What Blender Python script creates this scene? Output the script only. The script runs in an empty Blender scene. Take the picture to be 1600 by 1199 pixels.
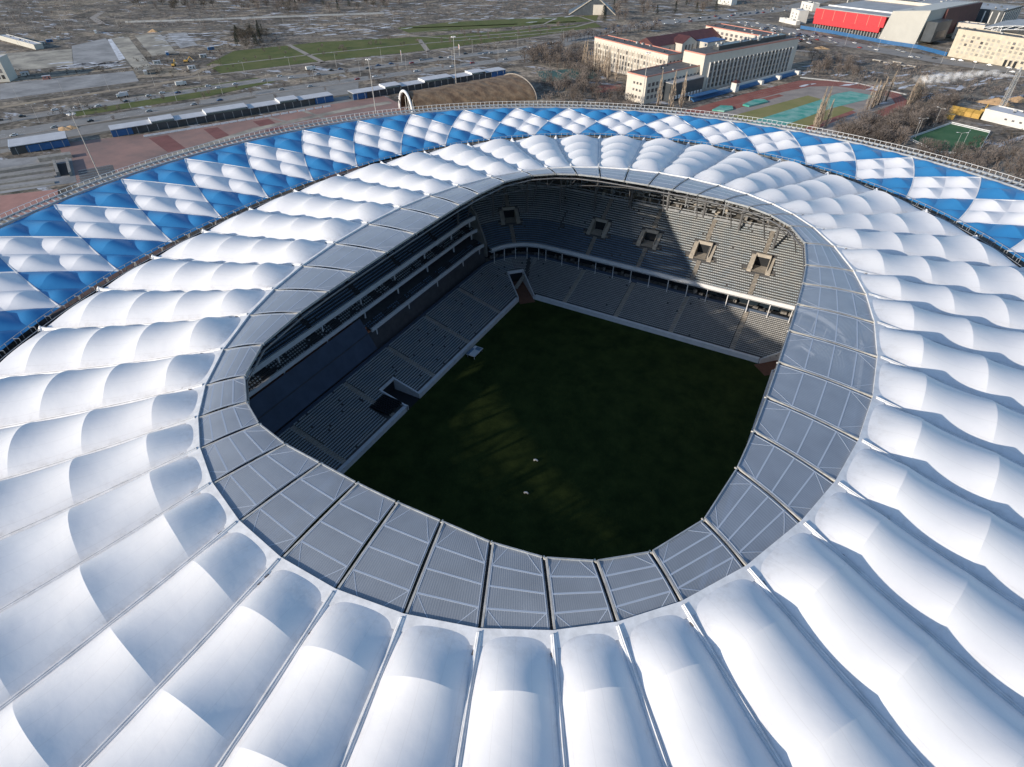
import bpy, math, random
import numpy as np
from mathutils import Vector, Matrix
HAZE = 0.00022
random.seed(7); rng = np.random.default_rng(7)
S = bpy.context.scene
COL = S.collection
R = math.radians
# ------------------------------------------------------------------ camera
CAM = np.array([43.488, -102.822, 116.596]); YAW, PIT, ROL, FPX = -0.5100, 0.6975, -0.006, 905.41
FW = np.array([math.sin(YAW)*math.cos(PIT), math.cos(YAW)*math.cos(PIT), -math.sin(PIT)])
RT = np.array([math.cos(YAW), -math.sin(YAW), 0.0]); UP = np.cross(RT, FW)
CR = math.cos(ROL)*RT + math.sin(ROL)*UP; CU = -math.sin(ROL)*RT + math.cos(ROL)*UP
cd = bpy.data.cameras.new('camera'); cam = bpy.data.objects.new('camera', cd); COL.objects.link(cam)
cam.matrix_world = Matrix(((CR[0], CU[0], -FW[0], CAM[0]), (CR[1], CU[1], -FW[1], CAM[1]), (CR[2], CU[2], -FW[2], CAM[2]), (0, 0, 0, 1)))
cd.sensor_width = 36; cd.lens = FPX/1600*36; cd.clip_end = 8000; cd.clip_start = 1
S.camera = cam
# ------------------------------------------------------------------ light
SUN_AZ, SUN_EL = R(-118), R(16.8)          # direction towards the sun, angle from +x
sv = Vector((math.cos(SUN_AZ)*math.cos(SUN_EL), math.sin(SUN_AZ)*math.cos(SUN_EL), math.sin(SUN_EL)))
ld = bpy.data.lights.new('sun', 'SUN'); ld.energy = 3.7; ld.angle = R(0.6); ld.color = (1.0, 0.885, 0.745)
lo = bpy.data.objects.new('sun', ld); COL.objects.link(lo); lo.rotation_euler = (-sv).to_track_quat('-Z', 'Y').to_euler()
W = bpy.data.worlds.new('World'); S.world = W; W.use_nodes = True
nt = W.node_tree; bg = nt.nodes['Background']; sky = nt.nodes.new('ShaderNodeTexSky'); sky.sky_type = 'NISHITA'
sky.sun_disc = False; sky.sun_elevation = SUN_EL; sky.sun_rotation = R(90) - SUN_AZ; sky.altitude = 50; sky.air_density = 1.0; sky.dust_density = 0.4; sky.ozone_density = 2.2
nt.links.new(sky.outputs[0], bg.inputs[0]); bg.inputs[1].default_value = 0.15
S.view_settings.view_transform = 'Standard'; S.view_settings.look = 'None'; S.view_settings.gamma = 1
S.view_settings.exposure = 0.41
try: S.cycles.transparent_max_bounces = 16; S.cycles.volume_bounces = 6
except Exception: pass

def ray(px, py): return FW + CR*(px-800)/FPX - CU*(py-599.5)/FPX
def gp(px, py, z=0.0):
    d = ray(px, py); t = (z-CAM[2])/d[2]; p = CAM + t*d; return (float(p[0]), float(p[1]))

# ------------------------------------------------------------------ materials
def mat(name, col, rough=0.8, metal=0.0, var=0.0, scale=0.5, col2=None, bump=0.0, bscale=4.0, spec=0.5, detail=4, ramp=(0.35, 0.65), objvar=0.0):
    m = bpy.data.materials.new(name); m.use_nodes = True; n = m.node_tree; b = n.nodes['Principled BSDF']
    b.inputs['Roughness'].default_value = rough; b.inputs['Metallic'].default_value = metal
    b.inputs['Specular IOR Level'].default_value = spec
    b.inputs['Base Color'].default_value = (*col, 1)
    src = None
    if col2 or var:
        if not col2: col2 = tuple(c*(1-var) for c in col)
        tc = n.nodes.new('ShaderNodeTexCoord'); no = n.nodes.new('ShaderNodeTexNoise'); no.inputs['Scale'].default_value = scale
        no.inputs['Detail'].default_value = detail; no.inputs['Roughness'].default_value = .65
        cr = n.nodes.new('ShaderNodeValToRGB'); cr.color_ramp.elements[0].position = ramp[0]; cr.color_ramp.elements[1].position = ramp[1]
        cr.color_ramp.elements[0].color = (*col, 1); cr.color_ramp.elements[1].color = (*col2, 1)
        n.links.new(tc.outputs['Object'], no.inputs['Vector']); n.links.new(no.outputs['Fac'], cr.inputs['Fac']); src = cr.outputs[0]
    if objvar:
        oi = n.nodes.new('ShaderNodeObjectInfo'); mr = n.nodes.new('ShaderNodeMapRange'); mr.inputs['To Min'].default_value = 1-objvar; mr.inputs['To Max'].default_value = 1+objvar
        hs = n.nodes.new('ShaderNodeHueSaturation'); n.links.new(oi.outputs['Random'], mr.inputs['Value']); n.links.new(mr.outputs[0], hs.inputs['Value'])
        if src: n.links.new(src, hs.inputs['Color'])
        else: hs.inputs['Color'].default_value = (*col, 1)
        src = hs.outputs[0]
    if src: n.links.new(src, b.inputs['Base Color'])
    if bump:
        tc = n.nodes.new('ShaderNodeTexCoord'); no = n.nodes.new('ShaderNodeTexNoise'); no.inputs['Scale'].default_value = bscale; no.inputs['Detail'].default_value = 6
        bm = n.nodes.new('ShaderNodeBump'); bm.inputs['Strength'].default_value = bump; bm.inputs['Distance'].default_value = 0.3
        n.links.new(tc.outputs['Object'], no.inputs['Vector']); n.links.new(no.outputs['Fac'], bm.inputs['Height']); n.links.new(bm.outputs[0], b.inputs['Normal'])
    return m
M = {}
def fabric(name, c1, c2, rough=.55):
    m = mat(name, c1, rough, col2=c2, scale=.12, detail=8, ramp=(.3, .75), spec=.3)
    n = m.node_tree; b = n.nodes['Principled BSDF']; out = n.nodes['Material Output']
    # woven weld seams: faint bump
    tc = n.nodes.new('ShaderNodeTexCoord'); no = n.nodes.new('ShaderNodeTexNoise'); no.inputs['Scale'].default_value = .35; no.inputs['Detail'].default_value = 5
    bm = n.nodes.new('ShaderNodeBump'); bm.inputs['Strength'].default_value = .12; bm.inputs['Distance'].default_value = .5
    n.links.new(tc.outputs['Object'], no.inputs['Vector']); n.links.new(no.outputs['Fac'], bm.inputs['Height']); n.links.new(bm.outputs[0], b.inputs['Normal'])
    return m
M['white_fab'] = fabric('white_membrane', (.76, .76, .775), (.69, .69, .71))
M['blue_fab'] = fabric('blue_membrane', (.030, .19, .43), (.045, .225, .46), .45)
M['strip'] = mat('white_strip', (.80, .80, .80), .5, var=.2, scale=.6)
M['steel'] = mat('pale_steel', (.42, .44, .46), .5, .2, var=.3, scale=1.0)
M['white_steel'] = mat('white_steel', (.72, .73, .74), .5, var=.15, scale=1.0)
M['dark'] = mat('dark_gap', (.02, .022, .025), .9)
M['gutter'] = mat('dark_gutter', (.035, .045, .055), .7, var=.4, scale=.8)
M['concrete'] = mat('concrete', (.30, .285, .26), .9, var=.3, scale=.4)
M['stair'] = mat('stair_concrete', (.50, .45, .38), .9, var=.25, scale=1.)
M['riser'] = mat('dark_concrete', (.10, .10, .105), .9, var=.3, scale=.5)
M['seat_pale'] = mat('pale_seat', (.46, .46, .45), .6, var=.2, scale=.7)
M['seat_blue'] = mat('blue_grey_seat', (.36, .42, .46), .6, col2=(.50, .51, .50), scale=.3)
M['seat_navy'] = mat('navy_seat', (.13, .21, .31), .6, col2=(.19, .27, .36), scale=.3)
M['parapet'] = mat('white_parapet', (.82, .82, .82), .6, var=.1, scale=.5)
M['glass'] = mat('dark_glass', (.02, .03, .04), .15, spec=.8)
M['navy'] = mat('navy_cover', (.07, .10, .155), .7, var=.25, scale=.2)
M['clutter'] = mat('site_clutter', (.40, .37, .33), .8, col2=(.12, .12, .12), scale=1.5, objvar=.3)
M['brick_floor'] = mat('rust_floor', (.22, .10, .06), .9, var=.3)

M['clamp'] = mat('dirty_clamp', (.16, .14, .13), .7)
def mesh_mat():
    m = mat('facade_mesh', (.35, .36, .38), .8); n = m.node_tree; b = n.nodes['Principled BSDF']; out = n.nodes['Material Output']
    tr = n.nodes.new('ShaderNodeBsdfTransparent'); mix = n.nodes.new('ShaderNodeMixShader'); mix.inputs[0].default_value = .58
    n.links.new(tr.outputs[0], mix.inputs[1]); n.links.new(b.outputs[0], mix.inputs[2]); n.links.new(mix.outputs[0], out.inputs['Surface']); return m
M['mesh'] = mesh_mat()
M['frame'] = mat('frame_see_through_tone', (.405, .45, .52), .5)  # muted tone stands in for the veil of the translucent sheet
M['dsteel'] = mat('dark_steel', (.16, .16, .165), .6, var=.3)
M['beam'] = mat('beige_beam', (.52, .50, .46), .6, var=.3, scale=1.)
def roof_mat():
    m = fabric('white_roof_membrane', (.76, .76, .77), (.70, .70, .715)); n = m.node_tree; b = n.nodes['Principled BSDF']; src = b.inputs['Base Color'].links[0].from_socket
    uv = n.nodes.new('ShaderNodeUVMap'); uv.uv_map = 'UVMap'; sp = n.nodes.new('ShaderNodeSeparateXYZ'); n.links.new(uv.outputs[0], sp.inputs[0])
    def mth(op, a, b_=None, c=None):
        k = n.nodes.new('ShaderNodeMath'); k.operation = op
        for j, v in enumerate((a, b_, c)):
            if v is None: continue
            if isinstance(v, (int, float)): k.inputs[j].default_value = v
            else: n.links.new(v, k.inputs[j])
        return k.outputs[0]
    fr = mth('FRACT', mth('MULTIPLY_ADD', sp.outputs[0], 2.5, .5)); seam = mth('LESS_THAN', mth('ABSOLUTE', mth('SUBTRACT', fr, .5)), .018)
    tc = n.nodes.new('ShaderNodeTexCoord'); no = n.nodes.new('ShaderNodeTexNoise'); no.inputs['Scale'].default_value = .55; no.inputs['Detail'].default_value = 9; no.inputs['Roughness'].default_value = .75; n.links.new(tc.outputs['Object'], no.inputs['Vector'])
    edge = mth('SMOOTH_MIN', mth('MULTIPLY', mth('MAXIMUM', mth('SUBTRACT', mth('ABSOLUTE', sp.outputs[0]), .72), 0.), 3.), 1., .1)
    endd = mth('MAXIMUM', mth('SUBTRACT', sp.outputs[1], 4.35), 0.)
    dirt = mth('MULTIPLY', mth('ADD', edge, endd), mth('MAXIMUM', mth('MULTIPLY', mth('SUBTRACT', no.outputs['Fac'], .47), 3.2), 0.))
    tot = mth('MINIMUM', mth('ADD', mth('MULTIPLY', seam, .10), mth('MULTIPLY', dirt, .8)), .6)
    mx = n.nodes.new('ShaderNodeMixRGB'); n.links.new(tot, mx.inputs[0]); n.links.new(src, mx.inputs[1]); mx.inputs[2].default_value = (.34, .31, .28, 1); n.links.new(mx.outputs[0], b.inputs['Base Color'])
    return m
M['white_roof'] = roof_mat()
def poly_mat():
    m = bpy.data.materials.new('ribbed_polycarbonate'); m.use_nodes = True; n = m.node_tree; b = n.nodes['Principled BSDF']; out = n.nodes['Material Output']
    b.inputs['Base Color'].default_value = (.42, .45, .50, 1); b.inputs['Roughness'].default_value = .38; b.inputs['Specular IOR Level'].default_value = .6
    uv = n.nodes.new('ShaderNodeUVMap'); uv.uv_map = 'UVMap'; sp = n.nodes.new('ShaderNodeSeparateXYZ'); n.links.new(uv.outputs[0], sp.inputs[0])
    mu = n.nodes.new('ShaderNodeMath'); mu.operation = 'MULTIPLY'; mu.inputs[1].default_value = 2*math.pi*1.0; n.links.new(sp.outputs[0], mu.inputs[0])
    si = n.nodes.new('ShaderNodeMath'); si.operation = 'SINE'; n.links.new(mu.outputs[0], si.inputs[0])
    mr = n.nodes.new('ShaderNodeMapRange'); mr.inputs['From Min'].default_value = .2; mr.inputs['From Max'].default_value = 1; n.links.new(si.outputs[0], mr.inputs['Value'])
    mx = n.nodes.new('ShaderNodeMixRGB'); mx.inputs[1].default_value = (.355, .395, .455, 1); mx.inputs[2].default_value = (.42, .46, .52, 1); n.links.new(mr.outputs[0], mx.inputs[0])
    no = n.nodes.new('ShaderNodeTexNoise'); no.inputs['Scale'].default_value = .25; no.inputs['Detail'].default_value = 6
    tc = n.nodes.new('ShaderNodeTexCoord'); n.links.new(tc.outputs['Object'], no.inputs['Vector'])
    m2 = n.nodes.new('ShaderNodeMixRGB'); m2.blend_type = 'MULTIPLY'; m2.inputs[0].default_value = .35; n.links.new(mx.outputs[0], m2.inputs[1]); n.links.new(no.outputs['Fac'], m2.inputs[2])
    n.links.new(m2.outputs[0], b.inputs['Base Color'])
    bm = n.nodes.new('ShaderNodeBump'); bm.inputs['Strength'].default_value = .10; bm.inputs['Distance'].default_value = .1; n.links.new(si.outputs[0], bm.inputs['Height']); n.links.new(bm.outputs[0], b.inputs['Normal'])
    tr = n.nodes.new('ShaderNodeBsdfTransparent'); tr.inputs[0].default_value = (.80, .88, 1., 1)
    lw = n.nodes.new('ShaderNodeLayerWeight'); lw.inputs['Blend'].default_value = .5; fr = n.nodes.new('ShaderNodeMapRange'); fr.inputs['From Min'].default_value = .1; fr.inputs['From Max'].default_value = .75; fr.inputs['To Min'].default_value = .72; fr.inputs['To Max'].default_value = .97; n.links.new(lw.outputs['Facing'], fr.inputs['Value'])
    mix = n.nodes.new('ShaderNodeMixShader'); n.links.new(fr.outputs[0], mix.inputs[0])
    n.links.new(tr.outputs[0], mix.inputs[1]); n.links.new(b.outputs[0], mix.inputs[2]); n.links.new(mix.outputs[0], out.inputs['Surface'])
    return m
M['poly'] = poly_mat()
def grass_mat(name, a, b, sc=.4):
    return mat(name, a, .95, col2=b, scale=sc, detail=8, ramp=(.35, .7), bump=.3, bscale=2., spec=.15)
M['pitch'] = grass_mat('pitch_grass', (.017, .031, .007), (.048, .066, .015), .15)
M['lawn'] = grass_mat('lawn', (.085, .11, .035), (.15, .15, .06), .05)

# ------------------------------------------------------------------ mesh builder
class MB:
    def __init__(s): s.v = []; s.f = []; s.mi = []; s.uv = None
    def add(s, vs, fs, mi=0):
        b = len(s.v); s.v += [tuple(map(float, p)) for p in vs]; s.f += [tuple(b+i for i in f) for f in fs]; s.mi += [mi]*len(fs)
    def quad(s, a, b, c, d, mi=0): s.add([a, b, c, d], [(0, 1, 2, 3)], mi)
    def box(s, c, size, rz=0., mi=0):
        x, y, z = size[0]/2, size[1]/2, size[2]/2; cs, sn = math.cos(rz), math.sin(rz)
        vs = [(c[0]+cs*a-sn*b_, c[1]+sn*a+cs*b_, c[2]+e) for a, b_, e in ((-x,-y,-z),(x,-y,-z),(x,y,-z),(-x,y,-z),(-x,-y,z),(x,-y,z),(x,y,z),(-x,y,z))]
        s.add(vs, [(3,2,1,0),(4,5,6,7),(0,1,5,4),(1,2,6,5),(2,3,7,6),(3,0,4,7)], mi)
    def prism(s, poly, z0, z1, mi=0, top_mi=None):
        n = len(poly); b = [(p[0], p[1], z0) for p in poly] + [(p[0], p[1], z1) for p in poly]
        s.add(b, [(i, (i+1) % n, n+(i+1) % n, n+i) for i in range(n)], mi); s.add(b[n:], [tuple(range(n))], mi if top_mi is None else top_mi)
        s.add(b[:n], [tuple(range(n))[::-1]], mi)
    def bar(s, a, b, w, h=None, mi=0):
        a = np.array(a, float); b = np.array(b, float); d = b-a; L = np.linalg.norm(d); d /= max(L, 1e-9)
        u = np.cross(d, (0, 0, 1.)) if abs(d[2]) < .95 else np.cross(d, (1., 0, 0)); u /= np.linalg.norm(u); v = np.cross(u, d); h = h or w
        vs = [p + u*i*w/2 + v*j*h/2 for p in (a, b) for i, j in ((-1,-1),(1,-1),(1,1),(-1,1))]
        s.add(vs, [(0,1,5,4),(1,2,6,5),(2,3,7,6),(3,0,4,7),(3,2,1,0),(4,5,6,7)], mi)
    def tube(s, pts, r, n=6, mi=0, r2=None):
        rings = []; pts = [np.array(p, float) for p in pts]
        for i, p in enumerate(pts):
            d = pts[min(i+1, len(pts)-1)] - pts[max(i-1, 0)]; d /= max(np.linalg.norm(d), 1e-9)
            u = np.cross(d, (0, 0, 1.)) if abs(d[2]) < .95 else np.cross(d, (1., 0, 0)); u /= np.linalg.norm(u); v = np.cross(u, d)
            rr = r if r2 is None else r + (r2-r)*i/(len(pts)-1)
            rings.append([p + rr*(u*math.cos(2*math.pi*k/n)+v*math.sin(2*math.pi*k/n)) for k in range(n)])
        vs = [q for rg in rings for q in rg]; fs = []
        for i in range(len(pts)-1):
            for k in range(n): fs.append((i*n+k, i*n+(k+1) % n, (i+1)*n+(k+1) % n, (i+1)*n+k))
        fs += [tuple(range(n))[::-1], tuple((len(pts)-1)*n+k for k in range(n))]
        s.add(vs, fs, mi)
    def mesh(s, name, mats, smooth=False):
        me = bpy.data.meshes.new(name); me.from_pydata(s.v, [], s.f)
        for m in (mats if isinstance(mats, (list, tuple)) else [mats]): me.materials.append(m)
        me.polygons.foreach_set('material_index', s.mi)
        if smooth: me.polygons.foreach_set('use_smooth', [True]*len(s.f))
        me.update(); return me
    def build(s, name, mats, parent=None, smooth=False, loc=None):
        return link(name, s.mesh(name, mats, smooth), parent, loc)
def link(name, me, parent=None, loc=None, rz=0.):
    o = bpy.data.objects.new(name, me); COL.objects.link(o)
    if parent is not None: o.parent = parent
    if loc is not None: o.location = loc
    if rz: o.rotation_euler = (0, 0, rz)
    return o
def tag(o, label=None, cat=None, group=None, kind=None):
    if label: o['label'] = label
    if cat: o['category'] = cat
    if group: o['group'] = group
    if kind: o['kind'] = kind
    return o
def empty(name, loc=(0, 0, 0), rz=0., **k):
    o = bpy.data.objects.new(name, None); COL.objects.link(o); o.location = loc; o.rotation_euler = (0, 0, rz); tag(o, **k); return o
def copy_tree(o, loc, rz=0., scale=None, **k):
    c = o.copy(); COL.objects.link(c); c.location = loc; c.rotation_euler = (0, 0, rz)
    if scale: c.scale = scale
    for ch in o.children:
        d = ch.copy(); COL.objects.link(d); d.parent = c
        for g in ch.children: e = g.copy(); COL.objects.link(e); e.parent = d
    tag(c, **k); return c
def struct(name, mb, m): return tag(mb.build(name, m), kind='structure')

# ================================================================== STADIUM ROOF
DA = 2*math.pi/44
def ringf(i, r, e, h, s, d, c4, h4):
    th = -math.pi/2 + (i+3.5)*DA; t2 = th + d*math.sin(2*th); rr = r*(1+c4*math.cos(4*th))
    return np.array([rr*(1-e)*math.cos(t2), rr*(1+e)*math.sin(t2), h + s*math.cos(2*th) + h4*math.cos(4*th)])
def ring(i): return ringf(i, 122.0, .0707, 43.106, -.853, -.02863, -.01342, .052)
def rim(i): return ringf(i, 159.13, -.0056, 46.70, .144, .00532, .00654, -.417)
XO = [4.78, 14.46, 23.55, 31.32, 37.66, 43.68, 49.64, 54.86, 58.21, 60.54, 61.8]
YO = [79.89, 78.38, 75.48, 71.48, 66.77, 60.4, 51.39, 40.37, 30.32, 19.1, 6.55]
XI = [3.68, 11.11, 18.81, 26.01, 32.02, 37.85, 42.52, 44.4, 44.98, 45.21, 45.31]
YI = [65.26, 64.93, 64.58, 63.26, 60.52, 55.78, 47.35, 35.62, 26.43, 16.85, 5.79]
def pan(i, X, Y, h):
    t = (i+3.5) % 44; sx = -1. if t > 22 else 1.; a = 44-t if t > 22 else t
    sy = 1. if a > 11 else -1.; a = 22-a if a > 11 else a; k = int(a-.5+.01)
    return np.array([X[k]*sx, Y[k]*sy, h])
def pout(i): return pan(i % 44, XO, YO, 49.7)
def pin(i): return pan(i % 44, XI, YI, 50.9)
def unit(v): return v/np.linalg.norm(v)
stadium = empty('stadium', label='huge round stadium with white fabric roof and blue and white diamond rim around dark pitch', cat='stadium')
TA = [0., .18, .41, .635, .86, 1.]
def line_pt(i, t, zoff=0.):
    a, b = ring(i), pout(i); p = a + (b-a)*t
    p = p.copy(); p[2] += -1.2*4*t*(1-t)*.6 + zoff; return p
NS = 21
sag_r = np.random.default_rng(11)
for i in range(44):
    mb = MB(); vr = 1 + sag_r.uniform(-.05, .05)
    for k in range(5):
        nt_ = 12
        first = len(mb.v)
        for a in range(nt_+1):
            tau = a/nt_; t = TA[k] + (TA[k+1]-TA[k])*tau
            pa, pb = line_pt(i, t), line_pt(i+1, t); w = np.linalg.norm((pb-pa)[:2])
            H = w*(.215 + .05*t)*vr
            if 0 < k < 4: f = 1 - .27*4*tau*(1-tau)
            elif k == 0: f = (tau**.72)*(1-.10*math.sin(math.pi*tau))
            else: f = 1 - (tau**1.25)*.93
            for b in range(NS):
                s = -1 + 2*b/(NS-1); p = pa + (pb-pa)*(s+1)/2 + (ring(i+(s+1)/2) - (ring(i)*(1-s)+ring(i+1)*(1+s))/2)*max(0, 1-t/.3)
                arch = (1-abs(s)**2.1)
                if k == 4: arch = arch*(1-tau*.0) if tau < .9 else arch
                p = p.copy(); p[2] += H*f*arch + .05
                mb.v.append(tuple(p))
        for a in range(nt_):
            for b in range(NS-1):
                q = first + a*NS + b; mb.f.append((q, q+1, q+NS+1, q+NS)); mb.mi.append(0)
    me = mb.mesh('roof_membrane', M['white_roof'], True); ul = me.uv_layers.new(name='UVMap')
    for lp_ in me.loops: vi = lp_.vertex_index; kk, rr_ = divmod(vi, 13*NS); aa, bb = divmod(rr_, NS); ul.data[lp_.index].uv = (-1+2*bb/(NS-1), kk+aa/12)
    link('roof_membrane', me, stadium)
    # valley strip with its cable clamps
    mb = MB(); up = np.array([0, 0, 1.])
    pts = [line_pt(i, t, .22) for t in np.linspace(.0, 1., 26)]
    d = unit((pts[-1]-pts[0])*np.array([1, 1, 0])); n = np.array([-d[1], d[0], 0])
    for a, b in zip(pts[:-1], pts[1:]):
        for sg in (1, -1):
            Q = [a+n*sg*.70-up*.45, a+n*sg*.22+up*.28, b+n*sg*.22+up*.28, b+n*sg*.70-up*.45]; mb.quad(*(Q if sg < 0 else Q[::-1]))
        mb.quad(a+n*.22+up*.28, a-n*.22+up*.28, b-n*.22+up*.28, b+n*.22+up*.28)
    mb.tube([p+up*.34 for p in pts[::5]], .07, 4)
    # raised peak cone at the outer end
    p0 = ring(i); mb.tube([p0+up*.1, p0+up*1.1], .8, 8, r2=.15); mb.bar(p0+up*.8, line_pt(i, .05, .3), .3)
    vs_ = mb.build('valley_strip', M['strip'], stadium)
    for t in (.84+.1*sag_r.random(), .955):
        if sag_r.random() < .55: q_ = line_pt(i, t, .2); mb = MB(); mb.box(q_+n*.3*(1 if sag_r.random() < .5 else -1), (.6, .3, .35), math.atan2(d[1], d[0])+sag_r.uniform(-.5, .5)); mb.build('cable_clamp', M['clamp'], vs_)

# translucent inner ring
for i in range(44):
    ao, bo, ai, bi = pout(i), pout(i+1), pin(i), pin(i+1)
    e1 = unit(bo-ao); e2 = unit(bi-ai); g = .30
    A, B, C_, D = ao+e1*g, bo-e1*g, bi-e2*g, ai+e2*g
    # small step in from the white band
    ro = unit(((ai+bi)/2-(ao+bo)/2)); A = A+ro*.5; B = B+ro*.5
    mb = MB(); N = 8; wd = np.linalg.norm(bo-ao)
    first = 0; uvs = []
    for a in range(N+1):
        t = a/N
        for b in range(5):
            s = b/4; p = (A*(1-s)+B*s)*(1-t) + (D*(1-s)+C_*s)*t; p = p.copy(); p[2] += .35*4*t*(1-t); mb.v.append(tuple(p)); uvs.append((s*26, t))
    for a in range(N):
        for b in range(4): mb.f.append((a*5+b, a*5+b+1, a*5+b+6, a*5+b+5)); mb.mi.append(0)
    me = mb.mesh('translucent_panel', M['poly'], True)
    ul = me.uv_layers.new(name='UVMap')
    for lp in me.loops: ul.data[lp.index].uv = uvs[lp.vertex_index]
    po = link('translucent_panel', me, stadium)
    # supporting steel laid at sheet level, its seen-through look put into the colour
    mb = MB(); dz = np.array([0, 0, .0])
    P = lambda s, t: (A*(1-s)+B*s)*(1-t) + (D*(1-s)+C_*s)*t + dz
    def seg(s0, t0, s1, t1, w):
        q = [P(s0+(s1-s0)*u/6, t0+(t1-t0)*u/6)+up*(.35*4*(t0+(t1-t0)*u/6)*(1-(t0+(t1-t0)*u/6))-.02) for u in range(7)]
        for x, y in zip(q[:-1], q[1:]): mb.bar(x, y, w, .10)
    for t in (.22, .47, .72): seg(.02, t, .98, t, .24)
    for s0, s1, t0, t1 in ((.03, .30, .22, .01), (.97, .70, .22, .01), (.03, .30, .72, .99), (.97, .70, .72, .99)): seg(s0, t0, s1, t1, .10)
    for s in (.03, .97): [mb.bar(P(s, u/6)+up*(.35*4*u/6*(1-u/6)), P(s, (u+1)/6)+up*(.35*4*(u+1)/6*(1-(u+1)/6)), .10, .12) for u in range(6)]
    mb.build('panel_frame', M['frame'], po)
    # edge trims
    mb = MB(); mb.bar(D+up*.02, C_+up*.02, .18, .5); pass
    mb.build('edge_trim', M['steel'], po)
    # gutter and beam between panels
    mb = MB(); d = unit(ai-ao); n = unit(np.cross(d, up))
    mb.bar(ao-up*.4, ai-up*.4, .7, .12); mb.build('panel_gutter', M['gutter'], stadium)
    mb = MB(); mb.bar(ao+n*.24+up*.10, ai+n*.24+up*.10, .28, .34); mb.tube([ai-d*.2+up*.1, ai+d*.35-up*.1], .14, 6)
    mb.build('radial_beam', M['beam'], stadium)
# white band where the fabric meets the sheet, and tension ring trusses below
mb = MB()
for i in range(44):
    ao, bo = pout(i), pout(i+1); oa = unit((ring(i)-ao)*[1, 1, 0]); ob = unit((ring(i+1)-bo)*[1, 1, 0])
    mb.quad(ao-oa*.5+up*.45, bo-ob*.5+up*.45, bo+ob*1.5+up*.05, ao+oa*1.5+up*.05); mb.quad(ao-oa*.55-up*.3, bo-ob*.55-up*.3, bo-ob*.5+up*.45, ao-oa*.5+up*.45)
mb.build('edge_band', M['strip'], stadium)
mb = MB()
for i in range(44):
    mb.tube([pout(i)-up*1.6, pout(i+1)-up*1.6], .30, 6); mb.tube([pin(i)-up*1.3, pin(i+1)-up*1.3], .2, 6)
    a, b = pout(i)-up*6, pout(i+1)-up*6; mb.tube([a, b], .14, 5); mb.bar(pout(i)-up*1.6, a, .25); mb.bar(a, pin(i)-up*1.3, .14)
    mb.bar(a, ring(i)-up*2, .14)
mb.build('tension_ring', M['dsteel'], stadium)

# diamond rim
def lozp(i, r):
    a = ring(i); o = unit(a*[1, 1, 0]); a = a + o*2.3 + up*.5; b = rim(i) - unit(rim(i)*[1, 1, 0])*.5; p = a + (b-a)*r; return p
def cell_part(mb, i0, ca, cb, half):
    # lattice cell [ca,ca+1]x[cb,cb+1]; half: 0 full, +1 keep p>=q side... sign of (p-q)
    N = 10
    for side in ((1, -1) if half == 0 else (half,)):
        idx = {}
        for x in range(N+1):
            for y in range(N+1):
                if (x-y)*side < 0: continue
                p, q = x/N, y/N; a, b = ca+p, cb+q; s = (a+b)/2; r = ((a-b)/2+1)/2
                P = lozp(i0 + s/2, r)
                sg, ta = p+q-1, p-q
                wl = np.linalg.norm(lozp(i0+s/2+.25, r)-lozp(i0+s/2-.25, r)); den = 1-abs(sg)
                f_ = max(0., 16*p*q*(1-p)*(1-q)); ta_ = abs(ta)
                h = wl*.165*f_**1.15*(.42+.58*(1-ta_)**1.9) if half == 0 else wl*.15*f_**1.1*min(1, ta_*2.6)
                P = P + up*(h+.05); idx[(x, y)] = len(mb.v); mb.v.append(tuple(P))
        for x in range(N):
            for y in range(N):
                k = [(x, y), (x+1, y), (x+1, y+1), (x, y+1)]
                for t3 in ((0, 1, 2), (0, 2, 3)):
                    kk = [k[j] for j in t3]
                    if all(z in idx for z in kk): mb.f.append(tuple(idx[z] for z in kk)); mb.mi.append(0)
for i in range(44):
    mb = MB()
    for ca in (-1, 0):
        for cb in (-1, 0): cell_part(mb, i+.5, ca, cb, 0)
    mb.build('white_diamond', M['white_fab'], stadium, smooth=True)
    mb = MB(); cell_part(mb, i, 0, -1, 0); cell_part(mb, i, 1, -1, -1); cell_part(mb, i, 0, -2, -1)
    mb.build('blue_outer_triangle', M['blue_fab'], stadium, smooth=True)
    mb = MB(); cell_part(mb, i, -1, 0, 0); cell_part(mb, i, -2, 0, 1); cell_part(mb, i, -1, 1, 1)
    mb.build('blue_inner_triangle', M['blue_fab'], stadium, smooth=True)
# seams of the diamonds
mb = MB()
for i in range(44):
    for sg in (-1, 1):
        for r0, r1 in ((0, .5), (.5, 1)):
            f = lambda r: i + .5 + sg*(.5-abs(r-.5))
            pts = [lozp(f(r), r)+up*.12 for r in np.linspace(r0, r1, 6)]
            for a, b in zip(pts[:-1], pts[1:]): mb.bar(a, b, .24, .14)
mb.build('diamond_seam', M['strip'], stadium)
# ring walkway between diamond rim and white roof
mb = MB(); mr_ = MB()
NW = 352
for k in range(NW):
    a, b = k*44/NW, (k+1)*44/NW
    pa, pb = ring(a), ring(b); oa, ob = unit(pa*[1, 1, 0]), unit(pb*[1, 1, 0])
    mb.quad(pa-oa*.5-up*.6, pa+oa*2.5-up*.6, pb+ob*2.5-up*.6, pb-ob*.5-up*.6)
    mb.quad(pa-oa*.1-up*1.6, pa-oa*.1+up*.35, pb-ob*.1+up*.35, pb-ob*.1-up*1.6)
    q0, q1 = pa+oa*2.4, pb+ob*2.4
    mr_.bar(q0-up*.6, q0+up*1.2, .12); mr_.bar(q0+up*1.2, q1+up*1.2, .10)
    if k % 2 == 0: mr_.bar(q0+up*.9, q0-oa*1.2+up*.9, .14); mr_.bar(q0-oa*1.2-up*.6, q0-oa*1.2+up*.9, .1)
    mr_.bar(pa+up*.55, pb+up*.55, .10)
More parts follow.
